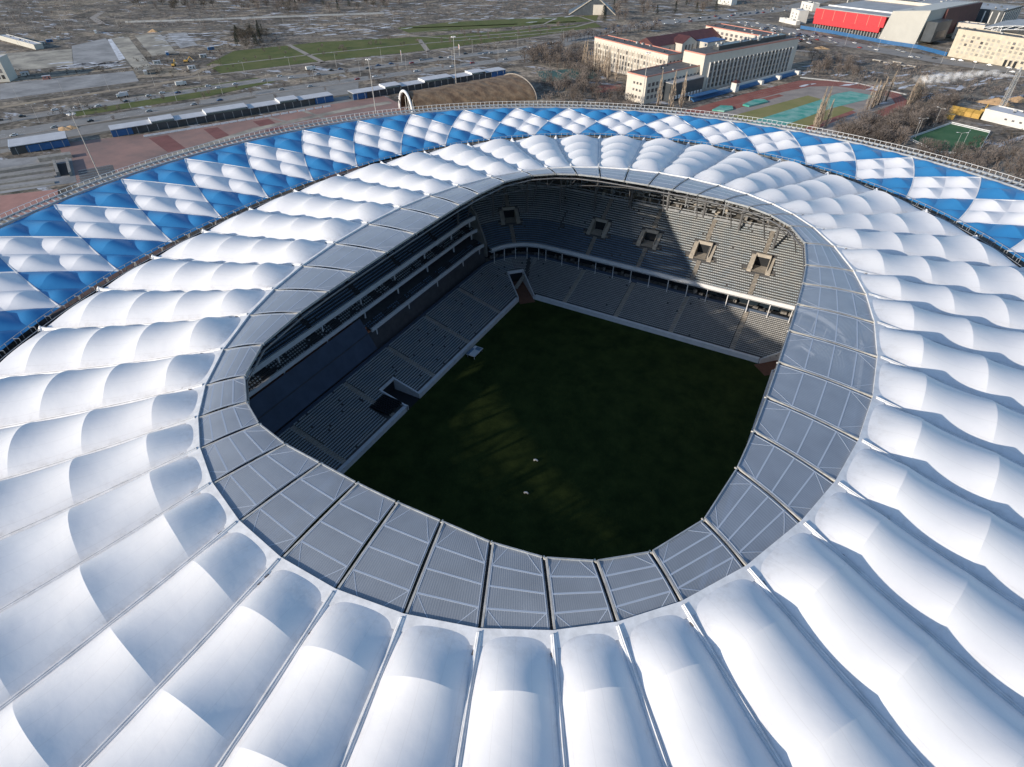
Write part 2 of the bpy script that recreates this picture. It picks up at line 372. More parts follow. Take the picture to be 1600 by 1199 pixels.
wk = mb.build('ring_walkway', M['dark'], stadium); mr_.build('walkway_railing', M['steel'], wk)
mb = MB(); mr_ = MB()
NR = 528
for k in range(NR):
    a, b = k*44/NR, (k+1)*44/NR
    pa, pb = rim(a), rim(b); oa, ob = unit(pa*[1, 1, 0]), unit(pb*[1, 1, 0])
    for o1, zz in ((.0, .3), (3.0, .6)): mb.bar(pa+oa*o1+up*zz, pb+ob*o1+up*zz, .55, .5)
    mb.bar(pa+up*.35, pa+oa*3.0+up*.6, .42, .3)
    mr_.bar(pa+oa*3.2+up*.6, pa+oa*3.2+up*1.9, .10); mr_.bar(pa+oa*3.2+up*1.9, pb+ob*3.2+up*1.9, .10)
rk = mb.build('rim_catwalk', M['steel'], stadium); mr_.build('rim_railing', M['white_steel'], rk)
# basket facade leaning outwards under the rim
mb = MB()
for i in range(88):
    a, b = i/2, i/2+1.5
    for u, v in ((a, b), (b, a)):
        p0, p1 = rim(u), rim(v); lo_ = unit(p0*[1, 1, 0])*134; mb.bar((lo_[0], lo_[1], 4), p1+unit(p1*[1, 1, 0])*1.0, .6, .5)
mb.build('facade_lattice', M['white_steel'], stadium)
mb = MB()
for k in range(88):
    a, b = k/2, (k+1)/2; oa, ob = unit(rim(a)*[1, 1, 0]), unit(rim(b)*[1, 1, 0])
    mb.quad(oa*128, ob*128, ob*141+up*26, oa*141+up*26)
mb.build('facade_wall', M['riser'], stadium)
mb = MB()
for k in range(88):
    a, b = k/2, (k+1)/2; oa, ob = unit(rim(a)*[1, 1, 0]), unit(rim(b)*[1, 1, 0])
    mb.quad(oa*141+up*26, ob*141+up*26, rim(b)-up*.6, rim(a)-up*.6)
mb.build('facade_mesh', M['mesh'], stadium)
# ================================================================== BOWL
HW, HL = 45.5, 66.0
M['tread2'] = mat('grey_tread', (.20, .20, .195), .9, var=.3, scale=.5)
M['tread'] = mat('dark_tread', (.12, .118, .112), .9, var=.3, scale=.5)  # even dark tone so the paler seat rows stand out
tag(MB().__class__ and (lambda mb: (mb.quad((-HW-1, -HL-1, .02), (HW+1, -HL-1, .02), (HW+1, HL+1, .02), (-HW-1, HL+1, .02)), mb.build('pitch', M['pitch']))[1])(MB()), kind='structure')
F1 = 17.0
def base(side):   # list of (x, y, phi)
    L = []
    if side == 'far': L = [(HW, HL, R(p)) for p in np.linspace(F1, 90, 16)] + [(x, HL, R(90)) for x in np.linspace(HW, -HW, 40)] + [(-HW, HL, R(p)) for p in np.linspace(90, 180-F1, 16)]
    if side == 'near': L = [(-x, -y, p+math.pi) for x, y, p in base('far')]
    if side == 'left': L = [(-HW, HL, R(p)) for p in np.linspace(180-F1, 180, 6)] + [(-HW, y, R(180)) for y in np.linspace(HL, -HL, 56)] + [(-HW, -HL, R(p)) for p in np.linspace(180, 180+F1, 6)]
    if side == 'right': L = [(-x, -y, p+math.pi) for x, y, p in base('left')]
    return L
def low(side):    # lower tier halves meet on the corner diagonals
    if side == 'far': return [(HW, HL, R(p)) for p in np.linspace(45, 90, 12)] + [(x, HL, R(90)) for x in np.linspace(HW, -HW, 60)] + [(-HW, HL, R(p)) for p in np.linspace(90, 135, 12)]
    if side == 'near': return [(-x, -y, p+math.pi) for x, y, p in low('far')]
    if side == 'left': return [(-HW, HL, R(p)) for p in np.linspace(135, 180, 12)] + [(-HW, y, R(180)) for y in np.linspace(HL, -HL, 90)] + [(-HW, -HL, R(p)) for p in np.linspace(180, 225, 12)]
    return [(-x, -y, p+math.pi) for x, y, p in low('left')]
def off(b, d): return np.array([b[0]+d*math.cos(b[2]), b[1]+d*math.sin(b[2])])
def in_corner_tunnel(p, d):
    if d > 11.5: return False
    dx, dy = abs(p[0])-HW, abs(p[1])-HL
    return abs(dx-dy)/math.sqrt(2) < 3.2 and dx > -4.5 and dy > -4.5
def in_side_tunnel(p, d): return p[0] < 0 and d < 9.5 and -7.3 < p[1] < -.9
def strip(mb, pl, d0, z0, d1, z1, mi=0, skip=None):
    for a, b in zip(pl[:-1], pl[1:]):
        m = (off(a, (d0+d1)/2)+off(b, (d0+d1)/2))/2
        if skip and skip(m, (d0+d1)/2): continue
        p = [(*off(a, d0), z0), (*off(b, d0), z0), (*off(b, d1), z1), (*off(a, d1), z1)]
        mb.add(p, [(0, 1, 2, 3)], mi)
def tier(pl, n, d0, z0, dd, dz, skip=None):
    mb = MB()
    for k in range(n):
        strip(mb, pl, d0+k*dd, z0+k*dz, d0+(k+1)*dd, z0+k*dz, 0, skip)
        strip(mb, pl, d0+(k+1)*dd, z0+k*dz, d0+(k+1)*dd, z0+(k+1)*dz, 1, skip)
    return mb
def seats(pl, n, d0, z0, dd, dz, keep, pitch=.64, cols=1, miss=.0, sw=.5):
    v = []; mi = []; vv = []
    for k in range(n):
        d = d0+k*dd+dd*.42; z = z0+k*dz
        pts = np.array([off(b, d) for b in pl]); seg = np.hypot(*(pts[1:]-pts[:-1]).T); cum = np.concatenate([[0], np.cumsum(seg)])
        for s in np.arange(pitch/2, cum[-1], pitch):
            j = min(int(np.searchsorted(cum, s))-1, len(seg)-1); t = (s-cum[j])/max(seg[j], 1e-6); p = pts[j]+(pts[j+1]-pts[j])*t
            tv = (pts[j+1]-pts[j])/max(seg[j], 1e-6); nv = np.array([tv[1], -tv[0]])
            ph = pl[j][2]; 
            if nv[0]*math.cos(ph)+nv[1]*math.sin(ph) < 0: nv = -nv
            if not keep(p, d, k) or rng.random() < miss: continue
            a = p-tv*sw/2; b = p+tv*sw/2; f = nv*.34
            vv += [(*a, z+.42), (*b, z+.42), (*(b+f), z+.42), (*(a+f), z+.42), (*(a+f), z+.68), (*(b+f), z+.68)]
            mi.append(0)
    n_ = len(mi); f = []
    for i in range(n_): f += [(6*i, 6*i+1, 6*i+2, 6*i+3), (6*i+3, 6*i+2, 6*i+5, 6*i+4)]
    mb = MB(); mb.v = vv; mb.f = f; mb.mi = [0]*len(f); return mb
XST = [-50, -29.3, -9.2, 11, 31.8]; VST = [-28.5, -8.6, 11.2, 31.2]; YST = [-54, -33, -12, 8.5, 29, 50]
def near_any(v, L, w): return any(abs(v-a) < w for a in L)
# --- lower tiers
LOWN, LDD, LDZ = 22, .80, .227
def lskip(p, d): return in_corner_tunnel(p, d) or in_side_tunnel(p, d)
for side, smat, pitch in (('far', 'seat_pale', .62), ('left', 'seat_blue', .66), ('near', 'seat_pale', 1.6), ('right', 'seat_blue', 1.6)):
    pl = low(side)
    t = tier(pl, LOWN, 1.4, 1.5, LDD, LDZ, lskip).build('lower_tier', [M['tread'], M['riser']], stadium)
    def keep(p, d, k, side=side):
        if in_corner_tunnel(p*1.0, d-1) or in_side_tunnel(p, d-.8): return False
        if side in ('far', 'near'):
            fan = 1.0
            if abs(p[1]) > HL and abs(p[0]) < HW: return not near_any(p[0], XST, .75)
            dx, dy = abs(p[0])-HW, abs(p[1])-HL
            return True and abs(math.atan2(dy, max(dx, 1e-6))-R(68)) > .75/max(d, 3)
        if abs(p[1]) < HL:
            if side == 'left' and -14.5 < p[1] < -7.3 and d < 8: return False
            return not near_any(p[1], YST, .75)
        return True
    s = seats(pl, LOWN, 1.4, 1.5, LDD, LDZ, keep, pitch, miss=.004 if side != 'left' else .012, sw=pitch*.86)
    tag(s.build('seats', M[smat], t), kind='stuff')
    for xs_ in (XST if side in ('far', 'near') else YST):
        mb = MB()
        for k in range(LOWN):
            u = 1.4+k*LDD+.4; z = 1.5+k*LDZ
            if side in ('far', 'near'): mb.box((xs_, (HL+u)*(1 if side == 'far' else -1), z+.08), (1.6, .78, .16))
            else: mb.box(((HW+u)*(-1 if side == 'left' else 1), xs_, z+.08), (.78, 1.6, .16))
        mb.build('stair', M['stair'], t)
    # front wall round the pitch
    mb = MB()
    for a, b in zip(pl[:-1], pl[1:]):
        A0, B0 = off(a, 0), off(b, 0)
        if np.hypot(*(B0-A0)) < .01: continue
        m = (A0+B0)/2
        if in_corner_tunnel(m, 0) or in_side_tunnel(m, 0): continue
        c = (a[2]); o = np.array([math.cos(c), math.sin(c)])*1.15
        if abs(a[2]-b[2]) > .01: continue
        P = [(*A0, 0), (*B0, 0), (*(B0+o), 0), (*(A0+o), 0), (*A0, 1.7), (*B0, 1.7), (*(B0+o), 1.7), (*(A0+o), 1.7)]
        mb.add(P, [(0, 1, 5, 4), (4, 5, 6, 7), (2, 3, 7, 6), (1, 2, 6, 5), (3, 0, 4, 7)])
    mb.build('front_wall', M['parapet'], t)
    # back rail
    mb = MB(); strip(mb, pl, 1.5+LOWN*LDD, 6.4, 1.5+LOWN*LDD, 7.7); strip(mb, pl, 1.5+LOWN*LDD, 7.7, 1.85+LOWN*LDD, 7.7)
    mb.build('back_rail', M['navy'], t)
# corner tunnels
for sx in (-1, 1):
    for sy in (-1, 1):
        mb = MB(); c = np.array([sx*HW, sy*HL]); d = np.array([sx, sy])/math.sqrt(2); n = np.array([-d[1], d[0]])
        P = lambda u, v, z: (*(c+d*u+n*v), z)
        for v in (-3.1, 3.1):
            mb.add([P(-3, v-.18, 0), P(-3, v+.18, 0), P(11.6, v+.18, 0), P(11.6, v-.18, 0), P(-3, v-.18, 1.9), P(-3, v+.18, 1.9), P(11.6, v+.18, 4.9), P(11.6, v-.18, 4.9)], [(4, 5, 6, 7), (0, 1, 5, 4), (1, 2, 6, 5), (2, 3, 7, 6), (3, 0, 4, 7)], 0)
        mb.add([P(11.5, -3.3, 3.8), P(11.5, 3.3, 3.8), P(11.5, 3.3, 5.0), P(11.5, -3.3, 5.0), P(12.1, -3.3, 5.0), P(12.1, 3.3, 5.0)], [(0, 1, 2, 3), (3, 2, 5, 4)], 0)
        mb.quad(P(11.7, -3, 0), P(11.7, 3, 0), P(11.7, 3, 3.8), P(11.7, -3, 3.8), 1)
        mb.quad(P(-5, -3, .06), P(-5, 3, .06), P(11.7, 3, .06), P(11.7, -3, .06), 2)
        mb.build('corner_tunnel', [M['parapet'], M['dark'], M['brick_floor']], stadium)
# side tunnel on the left and its slatted pen
mb = MB()
for y in (-7.3, -.9): mb.add([(-HW, y-.25, 0), (-HW, y+.25, 0), (-HW-9.6, y+.25, 0), (-HW-9.6, y-.25, 0), (-HW, y-.25, 1.9), (-HW, y+.25, 1.9), (-HW-9.6, y+.25, 4.3), (-HW-9.6, y-.25, 4.3)], [(4, 5, 6, 7), (0, 1, 5, 4), (2, 3, 7, 6), (1, 2, 6, 5), (3, 0, 4, 7)])
mb.box((-HW-9.6, -4.1, 4.0), (.6, 6.9, .8)); mb.quad((-HW-9.5, -7.2, 0), (-HW-9.5, -1, 0), (-HW-9.5, -1, 3.6), (-HW-9.5, -7.2, 3.6), 1); mb.quad((-HW, -7, .06), (-HW, -1, .06), (-HW-9.5, -1, .06), (-HW-9.5, -7, .06), 1)
st_ = mb.build('players_tunnel', [M['parapet'], M['dark']], stadium)
mb = MB()
for k in range(9): mb.box((-HW-4.6, -8+-.72*k, 3.2+.0*k), (6.6, .36, .9), 0, 0)
mb.build('slatted_guard', M['dark'], st_)

# --- end stands
for side, sgn in (('far', 1), ('near', -1)):
    pl = base(side); UD0, UZ0, UDD, UDZ, UN = 18.3, 12.9, .80, .545, 27
    def inv(p, d, side=side, grow=0.):
        if not (26.3-grow < d < 30.9+grow*.3): return False
        if abs(p[0]) < 44 and near_any(p[0], VST + [-47.5], 2.2+grow): return True
        dx, dy = p[0]*sgn+HW, p[1]*sgn-HL
        return dx < -.5 and abs(math.atan2(dx, -dy)+R(130) if False else (math.atan2(dy, dx)-R(130))) * d < 2.2+grow
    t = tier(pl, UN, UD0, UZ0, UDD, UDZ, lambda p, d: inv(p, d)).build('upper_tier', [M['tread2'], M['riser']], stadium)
    def keep(p, d, k):
        if inv(p, d, grow=1.9): return False
        if k in (9, 10) and inv(p, 30, grow=3.4): return False
        if abs(p[0]) < 44: return not near_any(p[0], VST, .85)
        dy, dx = p[1]*sgn-HL, p[0]*sgn+HW
        return abs(math.atan2(dy, dx)-R(130))*d > .9
    if side == 'far':
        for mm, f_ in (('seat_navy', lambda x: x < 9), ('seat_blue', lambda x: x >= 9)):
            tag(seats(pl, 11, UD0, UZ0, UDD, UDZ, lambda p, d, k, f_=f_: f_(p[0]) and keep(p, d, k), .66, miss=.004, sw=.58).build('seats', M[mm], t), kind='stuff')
        tag(seats(pl, UN-12, UD0+11*UDD, UZ0+11*UDZ, UDD, UDZ, lambda p, d, k: keep(p, d, k+11), .66, miss=.005, sw=.58).build('seats', M['seat_blue'], t), kind='stuff')
    else: tag(seats(pl, UN-1, UD0, UZ0, UDD, UDZ, keep, 1.6, sw=1.3).build('seats', M['seat_blue'], t), kind='stuff')
    # vomitories
    cs = [((x, HL*sgn, R(90)*sgn)) for x in VST] + [(-HW*sgn, HL*sgn, R(130) if sgn > 0 else R(-50))]
    for (bx, by, ph) in cs:
        mb = MB(); d = np.array([math.cos(ph), math.sin(ph)]); n = np.array([-d[1], d[0]]); c = np.array([bx, by])
        P = lambda u, v, z: (*(c+d*u+n*v), z)
        zf = UZ0 + (26.3-UD0)/UDD*UDZ
        for v in (-3.1, 3.1):   # side walls / flanking stair blocks
            P8 = [P(25.6, v-.75, zf-2), P(25.6, v+.75, zf-2), P(31.4, v+.75, zf-2), P(31.4, v-.75, zf-2), P(25.6, v-.75, zf+.25), P(25.6, v+.75, zf+.25), P(31.4, v+.75, zf+3.4), P(31.4, v-.75, zf+3.4)]
            mb.add(P8, [(4, 5, 6, 7), (0, 1, 5, 4), (1, 2, 6, 5), (2, 3, 7, 6), (3, 0, 4, 7)], 0)
            w0 = v*.78
            P8 = [P(26.2, w0-.14, zf-2), P(26.2, w0+.14, zf-2), P(31.0, w0+.14, zf-2), P(31.0, w0-.14, zf-2), P(26.2, w0-.14, zf+1.2), P(26.2, w0+.14, zf+1.2), P(31.0, w0+.14, zf+4.3), P(31.0, w0-.14, zf+4.3)]
            mb.add(P8, [(4, 5, 6, 7), (0, 1, 5, 4), (1, 2, 6, 5), (2, 3, 7, 6), (3, 0, 4, 7)], 0)
        mb.quad(P(25.4, -5, zf+.05), P(25.4, 5, zf+.05), P(26.4, 5, zf+.05), P(26.4, -5, zf+.05), 0)
        mb.quad(P(26.3, -2.3, zf-.1), P(26.3, 2.3, zf-.1), P(30.9, 2.3, zf-.1), P(30.9, -2.3, zf-.1), 0)
        mb.quad(P(30.8, -2.4, zf-.5), P(30.8, 2.4, zf-.5), P(30.8, 2.4, zf+3.2), P(30.8, -2.4, zf+3.2), 1)
        mb.add([P(30.6, -2.5, zf+3.1), P(30.6, 2.5, zf+3.1), P(30.6, 2.5, zf+4.3), P(30.6, -2.5, zf+4.3), P(31.2, 2.5, zf+4.3), P(31.2, -2.5, zf+4.3)], [(0, 1, 2, 3), (3, 2, 4, 5)], 0)
        mb.build('vomitory', [M['stair'], M['dark']], t)
    # stairs between blocks
    for (bx, by, ph) in cs:
        d = np.array([math.cos(ph), math.sin(ph)]); c = np.array([bx, by])
        for rg in (range(0, 9), range(16, UN)):
            mb = MB()
            for k in rg:
                u = UD0+k*UDD; z = UZ0+k*UDZ
                for h in (0, 1): mb.box((*(c+d*(u+.2+.4*h)), z+.06+.27*h), (.4, 1.5, .12), ph)
            mb.build('stair', M['stair'], t)
    # white parapet with posts over the concourse gap
    mb = MB(); d0 = 17.6
    strip(mb, pl, d0, 12.1, d0, 13.4); strip(mb, pl, d0, 13.4, d0+.7, 13.4); strip(mb, pl, d0+.7, 13.4, d0+.7, 12.9); strip(mb, pl, d0, 11.7, d0+2, 11.7)
    for j in range(1, len(pl)-1, 3):
        mb.box((*off(pl[j], d0+.5), 9.1), (.24, .24, 5.2), pl[j][2])
    mb.build('white_parapet', M['parapet'], t)
    mb = MB(); strip(mb, pl, 24, 5, 24, 12.2, 0); strip(mb, pl, 19, 6.3, 24, 6.3, 1)
    for j in range(0, len(pl)-1):
        if rng.random() < .6: mb.box((*off(pl[j], 20+rng.uniform(0, 3)), 7.2), (.8, rng.uniform(.8, 2), rng.uniform(.8, 1.8)), pl[j][2], 1)
    mb.build('concourse_back', [M['glass'], M['clutter']], t)
    # top rail beam, concourse slab, clutter
    mb = MB(); dt = UD0+UN*UDD; zt = UZ0+UN*UDZ
    for a, b in zip(pl[:-1], pl[1:]):
        mb.bar((*off(a, dt), zt+1.2), (*off(b, dt), zt+1.2), .3); mb.bar((*off(a, dt), zt+.1), (*off(b, dt), zt+.1), .5, .8)
    for b in pl[::1]: mb.bar((*off(b, dt), zt), (*off(b, dt), zt+1.2), .12)
    mb.build('top_rail', M['steel'], t)
    mb = MB(); strip(mb, pl, dt, zt, 57, zt, 0); strip(mb, pl, 57, zt-8, 57, zt+(7.5 if side == 'far' else 4.5), 1); mb.build('upper_concourse', [M['concrete'], M['riser']], t)
    mb = MB(); mc = MB()
    for j in range(230):
        b = pl[int(rng.integers(0, len(pl)))]; dd_ = rng.uniform(dt+1, 56); p = off(b, dd_); jx = rng.uniform(-2, 2); w = rng.uniform(.6, 3.0)
        mb.box((p[0]+jx, p[1], zt+rng.uniform(.3, 1.1)), (w, rng.uniform(.5, 1.2), rng.uniform(.6, 2.2)), b[2]+rng.uniform(-.2, .2), int(rng.integers(0, 3)))
    for j in range(8):
        dd_ = dt+2+j*2.1
        for zz in (2.2, 4.0):
            for a, b in zip(pl[:-1], pl[1:]):
                if rng.random() < .75: mb.bar((*off(a, dd_), zt+zz+j*.25), (*off(b, dd_), zt+zz+j*.25), .3, .22, 2)
    for b in pl[::3]:
        for dd_ in (dt+4, dt+10): mb.bar((*off(b, dd_), zt), (*off(b, dd_), zt+5.5), .35, None, 2)
    tag(mb.build('stored_materials', [M['clutter'], M['stair'], M['steel']], t), kind='stuff')
# --- side stands with three balconies
for side, sgn in (('left', 1), ('right', -1)):
    pl = base(side); t = None
    for k, (d0, z0, nr, hh) in enumerate(((21.6, 13.6, 3, 1.3), (25.3, 18.5, 6, 1.2), (26.0, 23.4, 0, 1.5))):
        pp = pl if not (side == 'left' and k == 0) else [b for b in pl if b[1] > 4]
        b0 = MB(); strip(b0, pp, d0, z0-hh/2, d0, z0+hh/2); strip(b0, pp, d0, z0+hh/2, d0+.55, z0+hh/2); strip(b0, pp, d0+.55, z0+hh/2, d0+.55, z0-hh/2); strip(b0, pp, d0, z0-hh/2, d0+1, z0-hh/2)
        for j in range(2, len(pp), 7): b0.box((*off(pp[j], d0+.6), z0-1.6), (.4, .4, 2.8), pp[j][2])
        bo_ = b0.build('balcony', M['parapet'], stadium)
        if nr:
            mb = tier(pp, nr, d0+.6, z0-.3, .9, .3); strip(mb, pp, d0+.6+nr*.9, z0-.3+nr*.3, d0+14, z0-.3+nr*.3, 0); strip(mb, pp, d0+11, z0-1, d0+11, z0+5, 2)
            mb.build('balcony_floor', [M['riser'], M['dark'], M['glass']], bo_)
            tag(seats(pp, nr, d0+.6, z0-.3, .9, .3, lambda p, d, k: (math.sin(p[1]*.7)+math.sin(p[1]*.23)) > -.9, .9, miss=.15, sw=.5).build('seats', M['seat_navy' if k == 0 else 'seat_blue'], bo_), kind='stuff')
    UD0, UZ0, UDD, UDZ, UN = 26.6, 23.4, .80, .56, 24
    t = tier(pl, UN, UD0, UZ0, UDD, UDZ).build('upper_tier', [M['riser'], M['dark']], stadium)
    tag(seats(pl, UN, UD0, UZ0, UDD, UDZ, lambda p, d, k: not near_any(p[1], YST, .8), .7 if side == 'left' else 1.6, miss=.008, sw=.58).build('seats', M['seat_navy'], t), kind='stuff')
    mb = MB(); dt = UD0+UN*UDD; zt = UZ0+UN*UDZ; strip(mb, pl, dt, zt, 60, zt, 0); strip(mb, pl, 60, zt-8, 60, zt+6, 1); mb.build('upper_concourse', [M['concrete'], M['riser']], t)
    # wall and gap below the lowest balcony
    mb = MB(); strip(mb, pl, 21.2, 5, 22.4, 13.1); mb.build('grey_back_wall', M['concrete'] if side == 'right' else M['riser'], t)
    # end fin walls
    for b in (pl[0], pl[-1]):
        P = [(*off(b, 20.5), 9), (*off(b, 36), 9), (*off(b, 48), 38.5), (*off(b, 44), 38.5), (*off(b, 26), 25), (*off(b, 20.5), 14.5)]
        nn = np.array([-math.sin(b[2]), math.cos(b[2]), 0])*.35; P = [np.array(p) for p in P]; mb = MB()
        mb.add([p-nn for p in P]+[p+nn for p in P], [tuple(range(6)), tuple(range(11, 5, -1))]+[(i, i+6, (i+1) % 6+6, (i+1) % 6) for i in range(6)]); mb.build('end_wall', M['concrete'], t)
mb = MB(); mb.add([(-65.4, 5, 7.9), (-65.4, -66, 7.9), (-70.3, -66, 17.6), (-70.3, 5, 17.6), (-70.3, 5, 7.9)], [(0, 1, 2, 3), (0, 3, 4)])
mb.build('navy_cover', M['navy'], stadium)
# roof columns and raking props at every roof axis
for i in range(44):
    a = pout(i); o = unit((ring(i)-a)*[1, 1, 0]); mb = MB()
    foot = a+o*26; mb.tube([(foot[0], foot[1], 24), (foot[0], foot[1], 42.5)], .45, 8)
    foot2 = ring(i)-o*2; mb.tube([(foot2[0], foot2[1], 0), (foot2[0], foot2[1], ring(i)[2]-1)], .6, 8)
    mb.bar(ring(i)-up*1.0, a-up*2.2, .3, .5)
    fz = 31.0; b1 = a+o*18
    mb.bar((b1[0], b1[1], fz-1), a+o*9-up*3, .3)
    mb.build('roof_column', M['dsteel'], stadium)
# things on the pitch
t = empty('pitch_platform', (*gp(742, 552, .5), 0), R(90), label='small low blue and white platform standing at the left edge of the pitch', cat='platform')
mb = MB(); mb.box((0, 0, 1.25), (5.4, 3.2, .25)); mb.build('deck', M['strip'], t); mb = MB(); mb.box((-.8, 1.2, 1.42), (3.6, .9, .1)); mb.box((1.6, -.4, 1.42), (1.6, 1.8, .1)); mb.build('blue_sheet', M['seat_navy'], t)
for sx in (-2.4, 2.4):
    for sy in (-1.3, 1.3): mb = MB(); mb.box((sx, sy, .56), (.18, .18, 1.12)); mb.build('leg', M['steel'], t)
for (px, py, lab) in ((822, 772, 'white bag lying on the dark grass nearest the camera'), (837, 721, 'tiny pale bag lying on the dim green streaks of grass')):
    x, y = gp(px, py); mb = MB(); mb.tube([(x-.5, y, .2), (x-.2, y+.1, .45), (x+.25, y+.15, .5), (x+.6, y+.1, .25)], .3, 8, r2=.2); tag(mb.build('bag', M['parapet'], smooth=True), lab, 'bag')
# ================================================================== SURROUNDINGS
def flat(name, poly, z, m, px=True, kind='structure'):
    P = [gp(*p) if px else p for p in poly]; a = sum(P[i][0]*P[(i+1) % len(P)][1]-P[(i+1) % len(P)][0]*P[i][1] for i in range(len(P)))
    if a < 0: P = P[::-1]
    mb = MB(); mb.add([(x, y, z) for x, y in P], [tuple(range(len(P)))]); return tag(mb.build(name, m), kind=kind)
def ribbon(name, pts, w, z, m, px=True):
    P = [np.array(gp(*p) if px else p) for p in pts]; mb = MB(); Ls = []
    for i, p in enumerate(P):
        d = P[min(i+1, len(P)-1)]-P[max(i-1, 0)]; d /= np.linalg.norm(d); n = np.array([-d[1], d[0]]); Ls.append((p+n*w/2, p-n*w/2))
    for (a, b), (c, d) in zip(Ls[:-1], Ls[1:]): mb.quad((*a, z), (*b, z), (*d, z), (*c, z))
    return tag(mb.build(name, m), kind='structure')
def ground_mat():
    m = bpy.data.materials.new('winter_ground'); m.use_nodes = True; n = m.node_tree; b = n.nodes['Principled BSDF']; b.inputs['Roughness'].default_value = .95; b.inputs['Specular IOR Level'].default_value = .1
    tc = n.nodes.new('ShaderNodeTexCoord')
    def noise(sc, det, st=None):
        no = n.nodes.new('ShaderNodeTexNoise'); no.inputs['Scale'].default_value = sc; no.inputs['Detail'].default_value = det; no.inputs['Roughness'].default_value = .7
        mp = n.nodes.new('ShaderNodeMapping'); n.links.new(tc.outputs['Object'], mp.inputs[0]); mp.inputs['Rotation'].default_value = (0, 0, R(-60)); mp.inputs['Scale'].default_value = st or (1, 1, 1)
        n.links.new(mp.outputs[0], no.inputs['Vector']); return no.outputs['Fac']
    def ramp(f, stops):
        cr = n.nodes.new('ShaderNodeValToRGB'); e = cr.color_ramp.elements
        while len(e) < len(stops): e.new(.5)
        for k, (p, c) in enumerate(stops): e[k].position = p; e[k].color = (*c, 1)
        n.links.new(f, cr.inputs['Fac']); return cr.outputs[0]
    a = ramp(noise(.012, 10), [(.30, (.165, .15, .12)), (.42, (.27, .24, .20)), (.50, (.14, .13, .12)), (.58, (.33, .285, .23)), (.66, (.13, .13, .11)), (.78, (.24, .22, .20))])
    g = ramp(noise(.25, 8), [(.38, (.30, .30, .30)), (.60, (1.3, 1.27, 1.25))])
    mx = n.nodes.new('ShaderNodeMixRGB'); mx.blend_type = 'MULTIPLY'; mx.inputs[0].default_value = .8; n.links.new(a, mx.inputs[1]); n.links.new(g, mx.inputs[2])
    g2 = ramp(noise(.045, 9, (.5, 1.3, 1)), [(.40, (.62, .62, .60)), (.60, (1.4, 1.34, 1.26))])
    mxx = n.nodes.new('ShaderNodeMixRGB'); mxx.blend_type = 'MULTIPLY'; mxx.inputs[0].default_value = .9; n.links.new(mx.outputs[0], mxx.inputs[1]); n.links.new(g2, mxx.inputs[2]); mx = mxx
    s = ramp(noise(.07, 10, (.35, 1, 1)), [(.575, (0, 0, 0)), (.62, (1, 1, 1))])
    s2 = ramp(noise(.006, 3), [(.36, (0, 0, 0)), (.50, (1, 1, 1))])
    mm = n.nodes.new('ShaderNodeMixRGB'); mm.blend_type = 'MULTIPLY'; mm.inputs[0].default_value = 1; n.links.new(s, mm.inputs[1]); n.links.new(s2, mm.inputs[2])
    mz = n.nodes.new('ShaderNodeMixRGB'); n.links.new(mm.outputs[0], mz.inputs[0]); n.links.new(mx.outputs[0], mz.inputs[1]); mz.inputs[2].default_value = (.50, .52, .56, 1)
    n.links.new(mz.outputs[0], b.inputs['Base Color']); return m
M['ground'] = ground_mat()
M['asphalt'] = mat('asphalt', (.27, .26, .245), .9, var=.25, scale=.1, detail=8, bump=.1)
M['lot'] = mat('gravel_lot', (.35, .345, .34), .95, col2=(.18, .18, .18), scale=.04, detail=10)
M['lot2'] = mat('sandy_lot', (.46, .42, .34), .95, col2=(.17, .155, .135), scale=.05, detail=10)
M['paving'] = mat('pink_paving', (.34, .20, .165), .9, col2=(.20, .14, .125), scale=.035, detail=8)
M['paving_red'] = mat('red_paving', (.22, .085, .075), .9, var=.3, scale=.1)
M['pink_court'] = mat('pink_court', (.42, .22, .18), .9, var=.15, scale=.2)
M['path'] = mat('pale_path', (.34, .30, .26), .9, var=.3, scale=.2)
M['snow'] = mat('old_snow', (.74, .76, .80), .8, col2=(.40, .40, .41), scale=.15, detail=8)
M['track'] = mat('running_track', (.22, .06, .045), .9, col2=(.30, .12, .09), scale=.08, detail=8)
M['turq'] = mat('turquoise_sheet', (.05, .30, .24), .8, col2=(.22, .42, .36), scale=.12, detail=8, ramp=(.4, .6))
M['court_teal'] = mat('teal_court', (.07, .16, .14), .9, var=.4, scale=.2)
M['sand'] = mat('sand', (.50, .33, .18), .95, var=.25, scale=.15)
M['berm'] = mat('brown_earth', (.13, .08, .05), .95, col2=(.27, .19, .12), scale=.18, detail=9, bump=.6, bscale=1.)
M['beige'] = mat('beige_wall', (.60, .53, .41), .85, var=.2, scale=.2)
M['cream'] = mat('cream_wall', (.63, .575, .495), .85, var=.12, scale=.15)
M['white_wall'] = mat('white_wall', (.68, .66, .62), .8, var=.1, scale=.2)
M['win'] = mat('window_glass', (.12, .115, .115), .2, objvar=.6, spec=.7)
M['win2'] = mat('curtained_window', (.37, .34, .29), .4, objvar=.4)
M['spandrel'] = mat('spandrel', (.30, .25, .20), .7, objvar=.2)
M['roofing'] = mat('tar_roof', (.075, .075, .08), .9, col2=(.13, .125, .12), scale=.2, detail=8)
M['maroon'] = mat('maroon_roof', (.10, .035, .035), .7, var=.3, scale=.3)
M['trim_red'] = mat('pink_trim', (.50, .22, .17), .8)
M['red_clad'] = mat('red_cladding', (.62, .035, .045), .5, col2=(.50, .03, .04), scale=.3)
M['grey_clad'] = mat('grey_cladding', (.48, .47, .43), .6, var=.08, scale=.1)
M['dark_clad'] = mat('dark_cladding', (.07, .08, .09), .35, var=.3, scale=.2)
M['grey_roof'] = mat('grey_roof', (.38, .38, .38), .6, var=.25, scale=.06)
